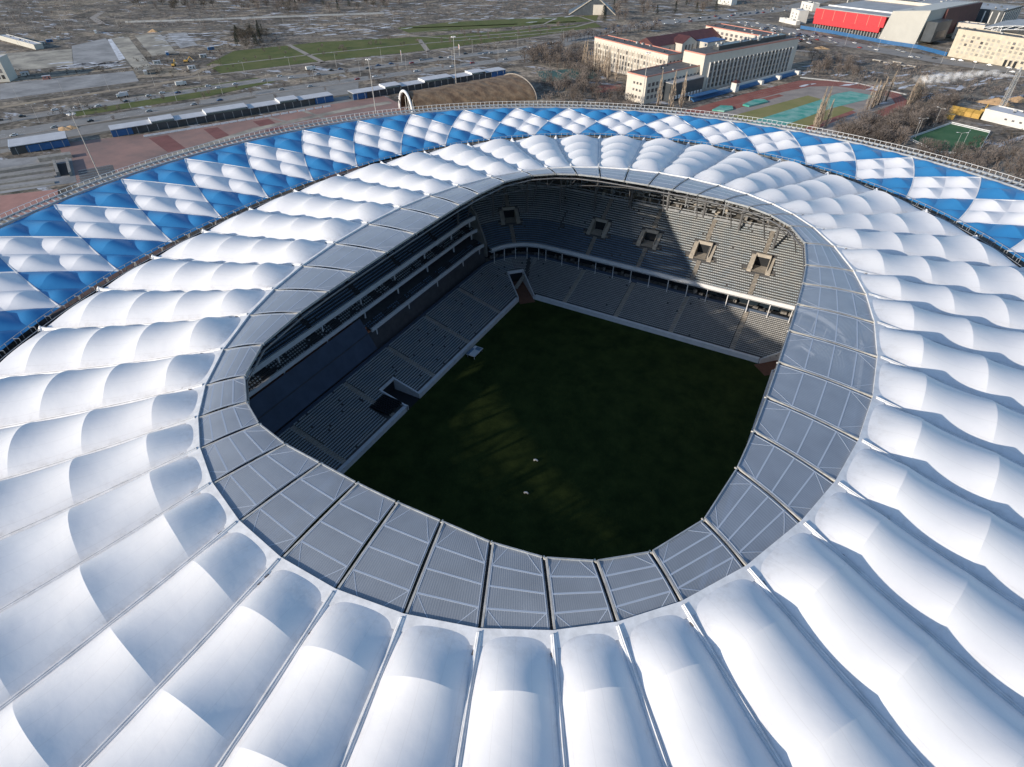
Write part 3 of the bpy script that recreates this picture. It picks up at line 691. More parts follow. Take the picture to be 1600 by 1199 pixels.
M['pav_roof'] = mat('pavilion_roof', (.56, .56, .58), .6, var=.15, scale=.2)
M['blue_wall'] = mat('blue_wall', (.03, .12, .31), .6, var=.15, scale=.4)
M['fence_blue'] = mat('blue_fence', (.03, .13, .30), .6, var=.2, scale=.3)
M['pole'] = mat('grey_pole', (.40, .39, .375), .6)
M['yellow'] = mat('yellow_paint', (.52, .32, .07), .5, var=.2, scale=1.)
M['bark'] = mat('bark', (.10, .075, .06), .95, var=.3, scale=2.)
M['twig'] = mat('bare_twigs', (.155, .13, .115), .95, objvar=.35)
M['poplar'] = mat('poplar_twigs', (.42, .34, .26), .95, objvar=.2)
M['conifer'] = mat('conifer', (.022, .030, .018), .95, objvar=.3)
M['tyre'] = mat('tyre', (.02, .02, .02), .9)
CARM = [mat('car_paint_'+n_, c, .35, spec=.6) for n_, c in (('white', (.70, .70, .70)), ('silver', (.38, .39, .40)), ('black', (.03, .03, .035)), ('red', (.35, .04, .03)), ('blue', (.05, .10, .22)))]

# ground with a hole nobody sees: one sheet far past the frame
mb = MB(); G = 40; xs = np.linspace(-3200, 2600, G); ys = np.linspace(-1500, 4200, G)
for y in ys:
    for x in xs: mb.v.append((x, y, -.05 + 0*x))
for j in range(G-1):
    for i in range(G-1): mb.f.append((j*G+i, j*G+i+1, (j+1)*G+i+1, (j+1)*G+i)); mb.mi.append(0)
tag(mb.build('ground', M['ground']), kind='structure')
# plaza round the stadium
mb = MB(); mb.add([(205*math.cos(a), 205*math.sin(a), -.01) for a in np.linspace(0, 2*math.pi, 73)[:-1]], [tuple(range(72))]); tag(mb.build('plaza', M['paving']), kind='structure')
flat('pavement', [(90, 225), (250, 207), (500, 166), (600, 150), (650, 175), (640, 260), (140, 330)], .01, M['paving'])
for p in ([(232, 216), (262, 211), (290, 232), (262, 238)], [(318, 202), (340, 199), (362, 214), (338, 218)], [(395, 190), (420, 186), (445, 202), (420, 207)]): flat('pavement', p, .03, M['paving_red'])
flat('pavement', [(0, 306), (90, 296), (93, 322), (0, 345)], .05, M['pink_court'])
flat('pavement', [(0, 205), (240, 168), (560, 128), (560, 160), (180, 205), (0, 240)], .0, M['asphalt'])
# lots and lawns
flat('gravel_lot', [(112, 72), (165, 60), (196, 94), (115, 101)], .03, M['lot']); flat('gravel_lot', [(0, 84), (112, 77), (114, 101), (60, 108), (0, 112)], .03, M['lot2'])
flat('gravel_lot', [(0, 131), (60, 125), (208, 111), (217, 127), (0, 156)], .03, M['lot'])
flat('gravel_lot', [(172, 60), (200, 58), (240, 108), (212, 112)], .035, M['lot2']); flat('gravel_lot', [(210, 56), (250, 52), (275, 82), (238, 88)], .04, M['lot2']); flat('gravel_lot', [(262, 52), (290, 51), (308, 70), (282, 76)], .04, M['lot'])
flat('grass', [(322, 102), (365, 80), (500, 66), (650, 58), (800, 48), (930, 36), (940, 42), (800, 62), (640, 82), (500, 96), (345, 115)], .03, M['lawn'])
flat('grass', [(100, 172), (220, 150), (400, 122), (430, 128), (330, 150), (120, 182)], .05, M['lawn'])
flat('grass', [(620, 44), (700, 35), (800, 30), (935, 24), (932, 33), (800, 42), (640, 52)], .03, M['lawn'])
flat('grass', [(800, 34), (830, 30), (845, 34), (815, 41)], .05, M['lawn'])
for pts, w in (([(450, 70), (505, 98)], 5), ([(655, 62), (670, 82)], 5), ([(330, 104), (500, 84), (640, 70), (800, 57), (930, 45)], 3), ([(345, 116), (500, 98), (640, 84), (800, 64), (935, 46)], 4), ([(640, 56), (700, 60), (800, 52), (900, 42), (930, 34), (905, 26), (850, 26)], 4), ([(160, 38), (145, 28), (158, 20)], 8), ([(800, 45), (850, 38), (870, 28)], 3), ([(0, 44), (90, 42), (160, 38)], 3)): ribbon('path', pts, w, .07, M['path'])
sn = np.random.default_rng(5)
def snow_patch(px, py, lx, ly, rz):
    x, y = gp(px, py); P = []
    for a in np.linspace(0, 2*math.pi, 11)[:-1]:
        r = sn.uniform(.55, 1.1); u, v = lx*r*math.cos(a), ly*r*math.sin(a); P.append((x+u*math.cos(rz)-v*math.sin(rz), y+u*math.sin(rz)+v*math.cos(rz)))
    return P
mb = MB(); 
RA = math.atan2(.894, .447)
for k in range(230):
    z_ = sn.integers(0, 6)
    if z_ == 0: px, py = sn.uniform(90, 200), sn.uniform(98, 106)
    elif z_ == 1: px, py = sn.uniform(430, 640), sn.uniform(38, 56)
    elif z_ == 2: px, py = sn.uniform(600, 900), sn.uniform(4, 36)
    elif z_ == 3: px, py = sn.uniform(240, 350), sn.uniform(50, 72)
    elif z_ == 4: px, py = sn.uniform(1250, 1600), sn.uniform(95, 165)
    else: px, py = sn.uniform(380, 900), sn.uniform(14, 32)
    s = sn.uniform(.5, 1.); P = snow_patch(px, py, 12*s, 2.6*s, RA + sn.uniform(-.3, .3)); n_ = len(P); mb.add([(x, y, .09) for x, y in P], [tuple(range(n_))])
tag(mb.build('snow', M['snow']), kind='stuff')
flat('snow', [(168, 62), (174, 61), (196, 92), (186, 95)], .08, M['snow'], kind='stuff'); flat('snow', [(1555, 226), (1610, 208), (1612, 212), (1560, 231)], .08, M['snow'], kind='stuff')
ribbon('path', [(120, 292), (180, 274), (260, 246), (400, 202), (540, 172), (610, 160)], 7, .04, M['lot2']); ribbon('path', [(470, 172), (520, 190)], 3, .05, M['lot2']); ribbon('path', [(420, 184), (470, 196)], 2.5, .05, M['path'])
for pts, w in (([(0, 158), (120, 140), (216, 128)], 1.6), ([(0, 48), (100, 46), (190, 44)], 1.5), ([(620, 27), (760, 18), (900, 12)], 1.6), ([(330, 118), (500, 101), (640, 87)], 1.3), ([(430, 60), (520, 58), (640, 52), (700, 46)], 1.8), ([(640, 24), (800, 28), (900, 20)], 1.4), ([(230, 128), (330, 117)], 2), ([(1300, 84), (1420, 106), (1600, 132)], 1.2), ([(830, 112), (850, 105), (870, 112), (905, 128), (1000, 138)], 2.2)): ribbon('path', pts, w, .09, M['path'])
# strips of dirt, verge and railway beside the roads
M['dirt_dark'] = mat('dark_dirt', (.10, .09, .075), .95, col2=(.17, .15, .12), scale=.15, detail=9)
M['dirt_pale'] = mat('pale_dirt', (.36, .29, .20), .95, col2=(.22, .18, .14), scale=.12, detail=9)
for pts, w, m in (([(-40, 178), (0, 168), (215, 136), (330, 118)], 7, 'dirt_pale'), ([(0, 160), (210, 131), (225, 128)], 5, 'dirt_dark'), ([(0, 126), (120, 115), (215, 104)], 7, 'dirt_pale'), ([(60, 118), (120, 112), (210, 102)], 5, 'dirt_dark'), ([(175, 60), (200, 96), (235, 122)], 7, 'dirt_dark'), ([(215, 120), (300, 116), (340, 100)], 10, 'dirt_pale'), ([(120, 34), (160, 46), (240, 45), (400, 40), (620, 30)], 9, 'dirt_dark'), ([(0, 50), (120, 48), (250, 47), (420, 44)], 5, 'dirt_dark'), ([(0, 16), (90, 16), (200, 7), (300, 2)], 14, 'dirt_dark'), ([(640, 44), (760, 40), (900, 34)], 5, 'dirt_dark'), ([(800, 12), (900, 8), (960, 0)], 9, 'dirt_dark'), ([(1240, 88), (1300, 96), (1420, 118), (1600, 140)], 12, 'dirt_dark'), ([(1220, 96), (1300, 104), (1380, 112)], 5, 'dirt_pale'), ([(1400, 135), (1500, 150), (1640, 160)], 8, 'dirt_pale'), ([(1450, 150), (1600, 172)], 6, 'dirt_dark'), ([(100, 200), (240, 180), (400, 152)], 5, 'dirt_dark'), ([(0, 232), (120, 214), (330, 180), (560, 146)], 5, 'dirt_dark')):
    ribbon('dirt_strip', pts, w, .02 + .002*w, M[m])
# roads
roadA = [(-60, 199), (0, 190), (200, 157), (400, 127), (560, 108), (800, 78), (870, 66)]
roadB = [(-60, 222), (0, 214), (140, 190), (400, 146), (560, 124), (800, 92), (850, 84)]
ribbon('road', roadA, 15, .06, M['asphalt']); ribbon('road', roadB, 14, .06, M['asphalt']); ribbon('road', [(860, 72), (930, 52), (1010, 38), (1130, 26), (1230, 14), (1330, -12)], 26, .06, M['asphalt'])
ribbon('road', [(1150, 34), (1215, 44), (1340, 72), (1480, 97), (1600, 113), (1700, 124)], 26, .08, M['asphalt'])
for off_ in (-3.6, 3.6):
    for rd in (roadA, roadB):
        P = [np.array(gp(*p)) for p in rd]; mb = MB()
        for a, b in zip(P[:-1], P[1:]):
            L = np.linalg.norm(b-a); d = (b-a)/L; n_ = np.array([-d[1], d[0]]); s = 0
            while s < L-4: p = a+d*s+n_*off_; q = p+d*4; mb.quad((*(p+n_*.1), .075), (*(p-n_*.1), .075), (*(q-n_*.1), .075), (*(q+n_*.1), .075)); s += 10
        tag(mb.build('road_marking', M['strip']), kind='structure')
for rd, o_ in ((roadA, 9), (roadB, 8)):
    ribbon('pavement', [(p[0], p[1]-2.4 if rd is roadA else p[1]+3.6) for p in rd], 2.2, .12, M['path'])

# ---------------------------------------------------------------- buildings
def frame_at(p0, p1):
    d = np.array(p1)-np.array(p0); return (float(p0[0]), float(p0[1]), 0.), math.atan2(d[1], d[0]), float(np.linalg.norm(d))
WMESH = {}
def wmesh(w, h, m, dep=.12):
    key = (round(w, 2), round(h, 2), m.name)
    if key not in WMESH: mb = MB(); mb.box((0, 0, 0), (w, dep, h)); WMESH[key] = mb.mesh('window', m)
    return WMESH[key]
def win_grid(par, L, H, nx, ny, w, h, z0, x0=1.5, x1=None, y=0., m=None, rz=0., jitter=0, name='window', org=(0, 0)):
    x1 = L-1.5 if x1 is None else x1; me = wmesh(w, h, m or M['win']); me2 = wmesh(w, h, M['win2'])
    for j in range(ny):
        for i in range(nx):
            x = x0+(x1-x0)*(i+.5)/nx; z = z0+(H-z0-1.)*(j+.5)/ny; use = me2 if jitter and rng.random() < jitter else me
            c, s = math.cos(rz), math.sin(rz); link(name, use, par, (org[0]+c*x-s*y, org[1]+s*x+c*y, z), rz)
def block(name, label, p0, p1, depth, h, wall, roofm, trim=None, cat='building', parapet=.8):
    """facade from p0 to p1 (camera side), body on the far side"""
    loc, rz, L = frame_at(p0, p1); b = empty(name, loc, rz, label=label, cat=cat)
    mb = MB(); mb.prism([(0, 0), (L, 0), (L, depth), (0, depth)], 0, h); mb.build('wall', wall, b)
    mb = MB(); mb.box((L/2, depth/2, h+.06), (L-.5, depth-.5, .12)); rf = mb.build('roof', roofm, b)
    mb = MB()
    for c, sz in (((L/2, .15, h+.3), (L+.2, .5, parapet)), ((L/2, depth-.15, h+.3), (L+.2, .5, parapet)), ((.12, depth/2, h+.3), (.5, depth-.8, parapet)), ((L-.12, depth/2, h+.3), (.5, depth-.8, parapet))): mb.box(c, sz)
    mb.build('parapet', trim or wall, b)
    for k in range(int(L*depth/250)+2): mb = MB(); mb.box((0, 0, 0), (rng.uniform(.8, 2.4), rng.uniform(.8, 1.8), rng.uniform(.6, 1.5))); mb.build('roof_vent', M['pole'] if k % 2 else M['dark_clad'], rf, loc=(rng.uniform(2, L-2), rng.uniform(2, depth-2), h+.7))
    return b, L
# university, long left block
A0 = np.array(gp(926, 102)); A1 = np.array([-98., 403.])
b, L = block('university_building', 'long cream four storey block with tall window bays left of the university gable hall', A0, A1, 15, 21.8, M['cream'], M['roofing'], M['trim_red'])
win_grid(b, L, 19.5, 24, 4, 1.9, 2.6, 2.0, y=-.03, jitter=.75)
for i in range(25): mb = MB(); mb.box((0, 0, 0), (.5, .5, 18)); mb.build('pilaster', M['cream'], b, loc=(1.5+(L-3)*i/24, -.2, 10.2))
win_grid(b, 15, 19.5, 3, 4, 1.6, 2.2, 2.0, y=-.03, rz=R(90), org=(L, 0))
# low block at the near corner
B0 = np.array(gp(976, 155)); B1 = np.array(gp(1004, 163))
d01 = (B1-B0)/np.linalg.norm(B1-B0)
b, L = block('university_wing', 'low cream wing with blank end wall and three rows of small windows beside the track', B0, B0+d01*19, 62, 17.9, M['cream'], M['roofing'], M['trim_red'])
win_grid(b, L, 16.0, 3, 3, 1.8, 1.6, 1.5, x0=6, x1=15.5, y=-.03)
win_grid(b, 62, 15.5, 14, 3, 2.6, 2.4, 2.0, y=-.03, rz=R(90), org=(L, 0))
mb = MB(); mb.box((L+4, 38, 6), (8, 36, 12)); mb.build('side_annex', M['dark_clad'], b); mb = MB(); mb.box((L+4, 38, 12.3), (8.6, 36.6, .6)); mb.build('annex_roof', M['grey_roof'], b)
for i in range(10): mb = MB(); mb.box((0, 0, 0), (.3, 2.2, 2.4)); mb.build('white_panel', M['strip'], b, loc=(L+8.1, 22+i*3.6, 2.6))
# big block
C0, C1, C2 = np.array([-87., 405.]), np.array([-68., 396.]), np.array([-16.5, 500.])
loc, rz, L = frame_at(C1, C2); H = 25.6
b = empty('university_tower_block', loc, rz, label='largest university slab with blank cream end and tall white fins along its right side', cat='building')
mb = MB(); mb.prism([(0, 0), (L, 0), (L, 21), (0, 21)], 0, H); mb.build('wall', M['cream'], b)
mb = MB(); mb.box((L/2, 10.5, H+.06), (L-.6, 20.4, .12)); rf = mb.build('roof', M['roofing'], b)
mb = MB(); mb.box((L/2, .1, H+.3), (L, .5, .9)); mb.box((0.1, 10.5, H+.3), (.5, 20, .9)); mb.build('parapet', M['trim_red'], b)
mb = MB(); mb.box((L*.55, 9, H+1.6), (L*.72, 6, 3.0)); mb.build('roof_plant_room', M['dark_clad'], rf)
for k in range(16): mb = MB(); mb.box((0, 0, 0), (rng.uniform(1, 3), 1.5, rng.uniform(1, 2.4))); mb.build('roof_vent', M['pole'], rf, loc=(rng.uniform(12, L-4), rng.uniform(5, 15), H+3.2))
for i in range(23):
    x = 7+(L-14)*i/22; mb = MB(); mb.box((0, 0, 0), (.7, 1.1, 18.5)); mb.build('fin', M['white_wall'], b, loc=(x, -.5, 11))
for i in range(22):
    x = 7+(L-14)*(i+.5)/22; link('window', wmesh((L-14)/22-.8, 17.6, M['win']), b, (x, -.02, 11))
    for z in (5, 9.2, 13.4, 17.6): link('spandrel', wmesh((L-14)/22-.8, 1.1, M['spandrel'], .3), b, (x, -.1, z))
# block behind
D0, D1 = np.array([-114.5, 583.]), np.array([-55., 551.5])
b, L = block('university_rear_block', 'three storey cream block with grid of square windows behind the flat blue roof', D0, D1, 22, 17, M['cream'], M['roofing'], M['trim_red'])
win_grid(b, L, 16, 11, 4, 3.0, 2.2, 1.5, y=-.03)
# gabled hall
E0, E1 = np.array([-128., 500.]), np.array([-112., 540.])
hd = (np.array([-76., 636.])-np.array([-112., 562.])); hd /= np.linalg.norm(hd); E0 = np.array([-136., 492.])
loc = (float(E0[0]), float(E0[1]), 0.); hrz = math.atan2(hd[1], hd[0]); b = empty('university_hall', loc, hrz, label='cream hall with dark maroon pitched roof and arched gable windows among the university blocks', cat='building')
mb = MB(); mb.prism([(0, 0), (118, 0), (118, 24), (0, 24)], 0, 11); mb.build('wall', M['cream'], b)
mb = MB(); mb.add([(-1, -1, 11), (119, -1, 11), (119, 25, 11), (-1, 25, 11), (-1, 12, 17), (119, 12, 17)], [(0, 1, 5, 4), (3, 4, 5, 2), (1, 2, 5), (0, 4, 3), (3, 2, 1, 0)]); mb.build('roof', M['maroon'], b)
mb = MB(); mb.add([(26, -9, 0), (46, -9, 0), (46, -9, 12), (26, -9, 12), (36, -9, 17), (26, 0, 0), (46, 0, 0), (46, 0, 12), (26, 0, 12)], [(0, 1, 2, 4, 3), (0, 3, 8, 5), (1, 6, 7, 2)]); gb = mb.build('gable_wing', M['cream'], b)
mb = MB(); mb.add([(25.5, -9.5, 12), (36, -9.5, 17.3), (46.5, -9.5, 12), (25.5, 6, 12), (36, 6, 17.3), (46.5, 6, 12)], [(0, 1, 4, 3), (1, 2, 5, 4)]); mb.build('gable_roof', M['maroon'], b)
for x in (31.5, 36, 40.5): link('arched_window', wmesh(1.8, 7, M['win']), gb, (x, -9.04, 7))
win_grid(b, 118, 10, 16, 1, 2.2, 6, 1.5, x0=50, x1=116, y=-.03)
win_grid(b, 24, 10, 3, 2, 2.0, 2.6, 1.5, y=-.03, x0=2, x1=22, rz=R(0), org=(1, 0))
mb = MB(); mb.box((62, -12, 6), (26, 14, 12)); mb.build('flat_annex', M['cream'], b); mb = MB(); mb.box((62, -12, 12.2), (27, 15, .4)); mb.build('annex_roof', M['blue_wall'], b)

# red clad arena
F0, F1_, F2 = np.array([-30., 736.]), np.array([74., 687.]), np.array([74., 687.])
loc, rz, L = frame_at(F0, F1_); b = empty('sports_hall', loc, rz, label='large sports hall with bright red cladding, grey slanting corner and dark glass side', cat='building'); dp = 105
mb = MB(); mb.prism([(2, 4), (78, 4), (78, dp), (2, dp)], 0, 19); mb.build('wall', M['dark_clad'], b)
mb = MB(); mb.box((39, 1.4, 15.2), (80, 3.6, 9.6)); mb.build('red_upper_cladding', M['red_clad'], b)
mb = MB(); mb.box((38, .9, 8.0), (76, 3.4, 5.0)); mb.build('red_lower_cladding', M['red_clad'], b)
for k in range(6): mb = MB(); mb.box((0, 0, 0), (.5, .3, 9.4)); mb.build('light_streak_panel', M['trim_red'], b, loc=(9+k*13, -.5, 15.1))
for k in range(24): mb = MB(); mb.box((0, 0, 0), (.5, .8, 6)); mb.build('column', M['pole'], b, loc=(2+k*3.25, 1.6, 3))
mb = MB(); mb.add([(78, 0, 0), (L+1, 0, 0), (L+5, -2, 30), (84, -2, 26), (78, dp, 0), (L+1, dp, 0), (L+5, dp, 30), (84, dp, 26)], [(0, 1, 2, 3), (3, 2, 6, 7), (5, 4, 7, 6), (0, 3, 7, 4), (1, 5, 6, 2)]); mb.build('grey_corner', M['grey_clad'], b)
mb = MB(); mb.prism([(0, 0), (84, 0), (84, dp), (0, dp)], 20.1, 20.9); rf = mb.build('roof', M['grey_roof'], b)
mb = MB(); mb.box((40, 20, 21.6), (78, .6, 1.2)); mb.build('roof_ridge', M['white_steel'], rf); mb = MB(); mb.box((42, dp-6, 22.5), (84, 1.5, 3)); mb.build('parapet', M['cream'], rf)
mb = MB(); mb.add([(84.2, 12, 21.5), (96, 12, 27.8), (92, 34, 26.5), (84.2, 34, 21.5)], [(0, 1, 2, 3)]); mb.build('roof_recess', M['dark_clad'], rf)
mb = MB(); mb.box((L+9, 17, 12), (10, 30, 17)); mb.build('dark_glass_box', M['dark_clad'], b)
mb = MB(); mb.box((L+9, 17, 12), (.2, .2, .2)); mb.box((L+14.1, 17, 9), (.2, 20, 7)); mb.build('window', M['win'], b)
mb = MB(); mb.box((L+5, 70, 17), (3.5, 76, 24)); mb.build('painted_shade_side', M['maroon'], b)  # shade on the right facade is put into this dark maroon colour
# halls behind the red one
b, L = block('industrial_hall', 'grey flat roofed hall with pale ribs directly behind the red clad sports hall', (62., 835.), (150., 800.), 60, 20, M['dark_clad'], M['grey_roof'])
for k in range(14): mb = MB(); mb.box((0, 0, 0), (1.1, .8, 19)); mb.build('rib', M['white_wall'], b, loc=(3+k*(L-6)/13, -.5, 9.5))
for k in range(9): mb = MB(); mb.box((0, 0, 0), (.8, 1.1, 19)); mb.build('rib', M['white_wall'], b, loc=(L+.5, 4+k*6.4, 9.5))
b, L = block('industrial_hall', 'longer dark sided hall with grey roof at the top edge left of the ribbed hall', (-10., 900.), (80., 858.), 60, 18, M['dark_clad'], M['grey_roof'])
win_grid(b, L, 17, 12, 1, 3., 8, 4, y=-.03)
b, L = block('small_office', 'small cream two storey house standing between the sports hall and the steel market roof', (108., 742.), (132., 733.), 14, 14, M['cream'], M['pole']); win_grid(b, L, 13, 5, 3, 2, 2, 2, y=-.03)
# open steel market roof
loc, rz, L = frame_at((128., 702.), (205., 672.)); b = empty('market_roof', loc, rz, label='open steel framed hall with pale vaulted roof behind the long cream office slab', cat='canopy')
mb = MB(); N = 10
for k in range(N+1): x = L*k/N; z = 17+5*math.sin(math.pi*k/N); mb.v += [(x, 0, z), (x, 60, z)]
for k in range(N): mb.f.append((2*k, 2*k+2, 2*k+3, 2*k+1)); mb.mi.append(0)
mb.build('roof', M['grey_roof'], b); mb = MB()
for y in (0, 20, 40, 60):
    for k in range(N): a, c = k/N, (k+1)/N; mb.bar((L*a, y, 16.6+5*math.sin(math.pi*a)), (L*c, y, 16.6+5*math.sin(math.pi*c)), .5); mb.bar((L*a, y, 13.6+5*math.sin(math.pi*a)), (L*c, y, 16.6+5*math.sin(math.pi*c)), .4); mb.bar((L*a, y, 13.6+5*math.sin(math.pi*a)), (L*c, y, 13.6+5*math.sin(math.pi*c)), .4)
mb.build('truss', M['white_steel'], b)
for k in range(0, N+1, 2):
    for y in (0, 60): mb = MB(); mb.box((0, 0, 7), (.8, .8, 14)); mb.build('column', M['white_steel'], b, loc=(L*k/N, y, 0))
# cream office slab on the right edge
G0, G1 = np.array(gp(1480, 88)), np.array([182., 590.])
b, L = block('office_slab', 'long cream office slab with five rows of pale windows at the right edge', G0, G1, 16, 21.6, M['beige'], M['roofing'])
win_grid(b, L, 20, 20, 5, 2.3, 2.0, 3.2, x0=5, y=-.03, jitter=.9)
for k in range(3): mb = MB(); mb.box((0, 0, 0), (2.2, 1., 5)); mb.build('entrance', M['dark'], b, loc=(50+k*4, 0, 2.5))
# white shed, yellow tent
b, L = block('white_shed', 'long low white shed with grey roof beside the small green football cage', gp(1532, 187), (float(gp(1604, 205)[0])+22, float(gp(1604, 205)[1])-12), 16, 6.2, M['white_wall'], M['pav_roof']); win_grid(b, L, 5.5, 9, 1, 1.6, 1.0, 2.4, x0=12, y=-.03)
tb = empty('yellow_tent', (*gp(1510, 181), 0), R(-22), label='yellow tarpaulin tent row beside the white shed', cat='tent')
for k in range(4):
    mb = MB(); x = k*4.6-8; mb.add([(x-2.6, -3, 0), (x+2.6, -3, 0), (x+2.6, 3, 0), (x-2.6, 3, 0), (x-2.6, -3, 3), (x+2.6, -3, 3), (x+2.6, 3, 3), (x-2.6, 3, 3), (x-2.6, 0, 4.6), (x+2.6, 0, 4.6)], [(0, 1, 5, 4), (1, 2, 6, 9, 5), (2, 3, 7, 6), (3, 0, 4, 8, 7), (4, 5, 9, 8), (7, 8, 9, 6)]); mb.build('canopy', M['yellow'], tb)
mb = MB(); mb.box((0, 0, 1.4), (6, 3, 2.8)); mb.box((0, 0, 2.95), (6.3, 3.3, .25)); tag(mb.build('yellow_kiosk', M['yellow'], loc=(*gp(1481, 186), 0)), 'small yellow kiosk left of the yellow tent row', 'kiosk')
# sand heaps
def heap(px, py, rx, ry, h, label, m='sand'):
    mb = MB(); n_, k_ = 18, 6; x, y = gp(px, py)
    for j in range(k_):
        t = j/(k_-1)
        for i in range(n_): a = 2*math.pi*i/n_; r = (1-t)*(1+.18*math.sin(3*a+px)+.1*rng.random()); mb.v.append((rx*r*math.cos(a), ry*r*math.sin(a), h*t**.9))
    for j in range(k_-1):
        for i in range(n_): mb.f.append((j*n_+i, j*n_+(i+1) % n_, (j+1)*n_+(i+1) % n_, (j+1)*n_+i)); mb.mi.append(0)
    tag(mb.build('sand_heap', M[m], loc=(x, y, -.02)), label, 'heap')
heap(1556, 162, 11, 7, 4, 'large orange sand heap at the foot of the lattice mast'); heap(1590, 158, 7, 5, 3.4, 'smaller sand heap right of the lattice mast foot'); heap(1283, 76, 7, 4, 2, 'low sand heap beside the dark shadow of the university slab')
heap(100, 202, 6, 3, 1.6, 'pale rubble heap behind the leftmost blue walled pavilion'); heap(112, 200, 5, 3, 1.6, 'yellow sand heap just left of the tall floodlight mast'); heap(240, 50, 6, 5, 3, 'sand heap on the building site above the sandy lots')
flat('sand_path', [(1545, 262), (1600, 232), (1640, 225), (1640, 240), (1570, 282), (1530, 285)], .03, M['lot2'])
# lattice mast and smoke
x, y = gp(1563, 172); tb = empty('lattice_mast', (x, y, 0), .4, label='tall grey steel lattice mast rising beside the white shed with smoke at its top', cat='mast'); Hm = 24
for sx in (-1, 1):
    for sy in (-1, 1): mb = MB(); mb.bar((sx*1.3, sy*1.3, 0), (sx*.9, sy*.9, Hm), .25); mb.build('leg', M['pole'], tb)
mb = MB()
for k in range(12):
    z0, z1 = Hm*k/12, Hm*(k+1)/12; w0, w1 = 1.3-.4*k/12, 1.3-.4*(k+1)/12
    for (ax, ay), (bx, by) in (((-1, -1), (1, -1)), ((1, -1), (1, 1)), ((1, 1), (-1, 1)), ((-1, 1), (-1, -1))): mb.bar((ax*w0, ay*w0, z0), (bx*w1, by*w1, z1), .14); mb.bar((ax*w1, ay*w1, z1), (bx*w1, by*w1, z1), .14)
mb.build('bracing', M['pole'], tb); mb = MB(); mb.tube([(0, 0, 0), (0, 0, Hm+3)], .55, 8); mb.build('flue', M['steel'], tb)
sm = mat('smoke', (.85, .86, .88), 1.0, spec=0); n = sm.node_tree; lw = n.nodes.new('ShaderNodeLayerWeight'); lw.inputs['Blend'].default_value = .5
tc = n.nodes.new('ShaderNodeTexCoord'); no = n.nodes.new('ShaderNodeTexNoise'); no.inputs['Scale'].default_value = .35; no.inputs['Detail'].default_value = 6; n.links.new(tc.outputs['Object'], no.inputs['Vector'])
mr = n.nodes.new('ShaderNodeMapRange'); mr.inputs['From Min'].default_value = .25; mr.inputs['From Max'].default_value = 1.; mr.inputs['To Min'].default_value = .13; mr.inputs['To Max'].default_value = 0.; n.links.new(lw.outputs['Facing'], mr.inputs['Value'])
m2 = n.nodes.new('ShaderNodeMapRange'); m2.inputs['From Min'].default_value = .40; m2.inputs['From Max'].default_value = .62; n.links.new(no.outputs['Fac'], m2.inputs['Value'])
mu = n.nodes.new('ShaderNodeMath'); mu.operation = 'MULTIPLY'; n.links.new(mr.outputs[0], mu.inputs[0]); n.links.new(m2.outputs[0], mu.inputs[1])
tr = n.nodes.new('ShaderNodeBsdfTransparent'); mix = n.nodes.new('ShaderNodeMixShader'); n.links.new(mu.outputs[0], mix.inputs[0]); n.links.new(tr.outputs[0], mix.inputs[1]); n.links.new(n.nodes['Principled BSDF'].outputs[0], mix.inputs[2]); n.links.new(mix.outputs[0], n.nodes['Material Output'].inputs['Surface'])
mb = MB(); x0, y0 = gp(1582, 122, 24)
for k in range(34):
    t = (k+.5)/34; c_ = np.array([x0-58*t*.87+rng.uniform(-1.5, 1.5), y0-58*t*.3+rng.uniform(-2, 2), 24+2.5*math.sin(t*5)+rng.uniform(-1, 1)]); r_ = (.8+2.6*t**.5)*rng.uniform(.7, 1.3); f0 = len(mb.v)
    for a_ in range(9):
        th = math.pi*a_/8
        for b_ in range(12): ph = 2*math.pi*b_/12; mb.v.append((c_[0]+r_*1.8*math.sin(th)*math.cos(ph), c_[1]+r_*math.sin(th)*math.sin(ph), c_[2]+r_*.8*math.cos(th)))
    for a_ in range(8):
        for b_ in range(12): mb.f.append((f0+a_*12+b_, f0+(a_+1)*12+b_, f0+(a_+1)*12+(b_+1) % 12, f0+a_*12+(b_+1) % 12)); mb.mi.append(0)
tag(mb.build('smoke', sm, smooth=True), 'thin pale smoke drifting left from the lattice mast top', 'smoke', kind='stuff')
# running track and fields
def oval(cx, cy, ux, uy, a, r, n_=20):
    P = []
    for t in np.linspace(-90, 90, n_): P.append((a+r*math.cos(R(t)), r*math.sin(R(t))))
    for t in np.linspace(90, 270, n_): P.append((-a+r*math.cos(R(t)), r*math.sin(R(t))))
    return [(cx+x*ux-y*uy, cy+x*uy+y*ux) for x, y in P]
def Z(l): return [(975+x*.3906, y*.3906) for x, y in l]
M['apron'] = mat('pale_apron', (.34, .29, .25), .9, col2=(.24, .21, .19), scale=.1, detail=8)
flat('apron', Z([(245, 445), (500, 378), (700, 328), (850, 328), (1000, 348), (1100, 378), (1128, 402), (1118, 430), (1000, 480), (800, 560), (500, 520)]), .04, M['apron'])
TO = [(200, 455), (500, 372), (700, 323), (850, 323), (1000, 343), (1100, 374), (1132, 402), (1125, 430), (1040, 470)]; TI = [(300, 458), (490, 408), (640, 368), (750, 346), (850, 346), (980, 362), (1070, 392), (1085, 415), (1000, 450)]
mb = MB()
for k in range(len(TO)-1): mb.add([(*gp(*Z([q_])[0]), .06) for q_ in (TO[k], TO[k+1], TI[k+1], TI[k])], [(3, 2, 1, 0)])
tag(mb.build('running_track', M['track']), kind='structure'); mb = MB()
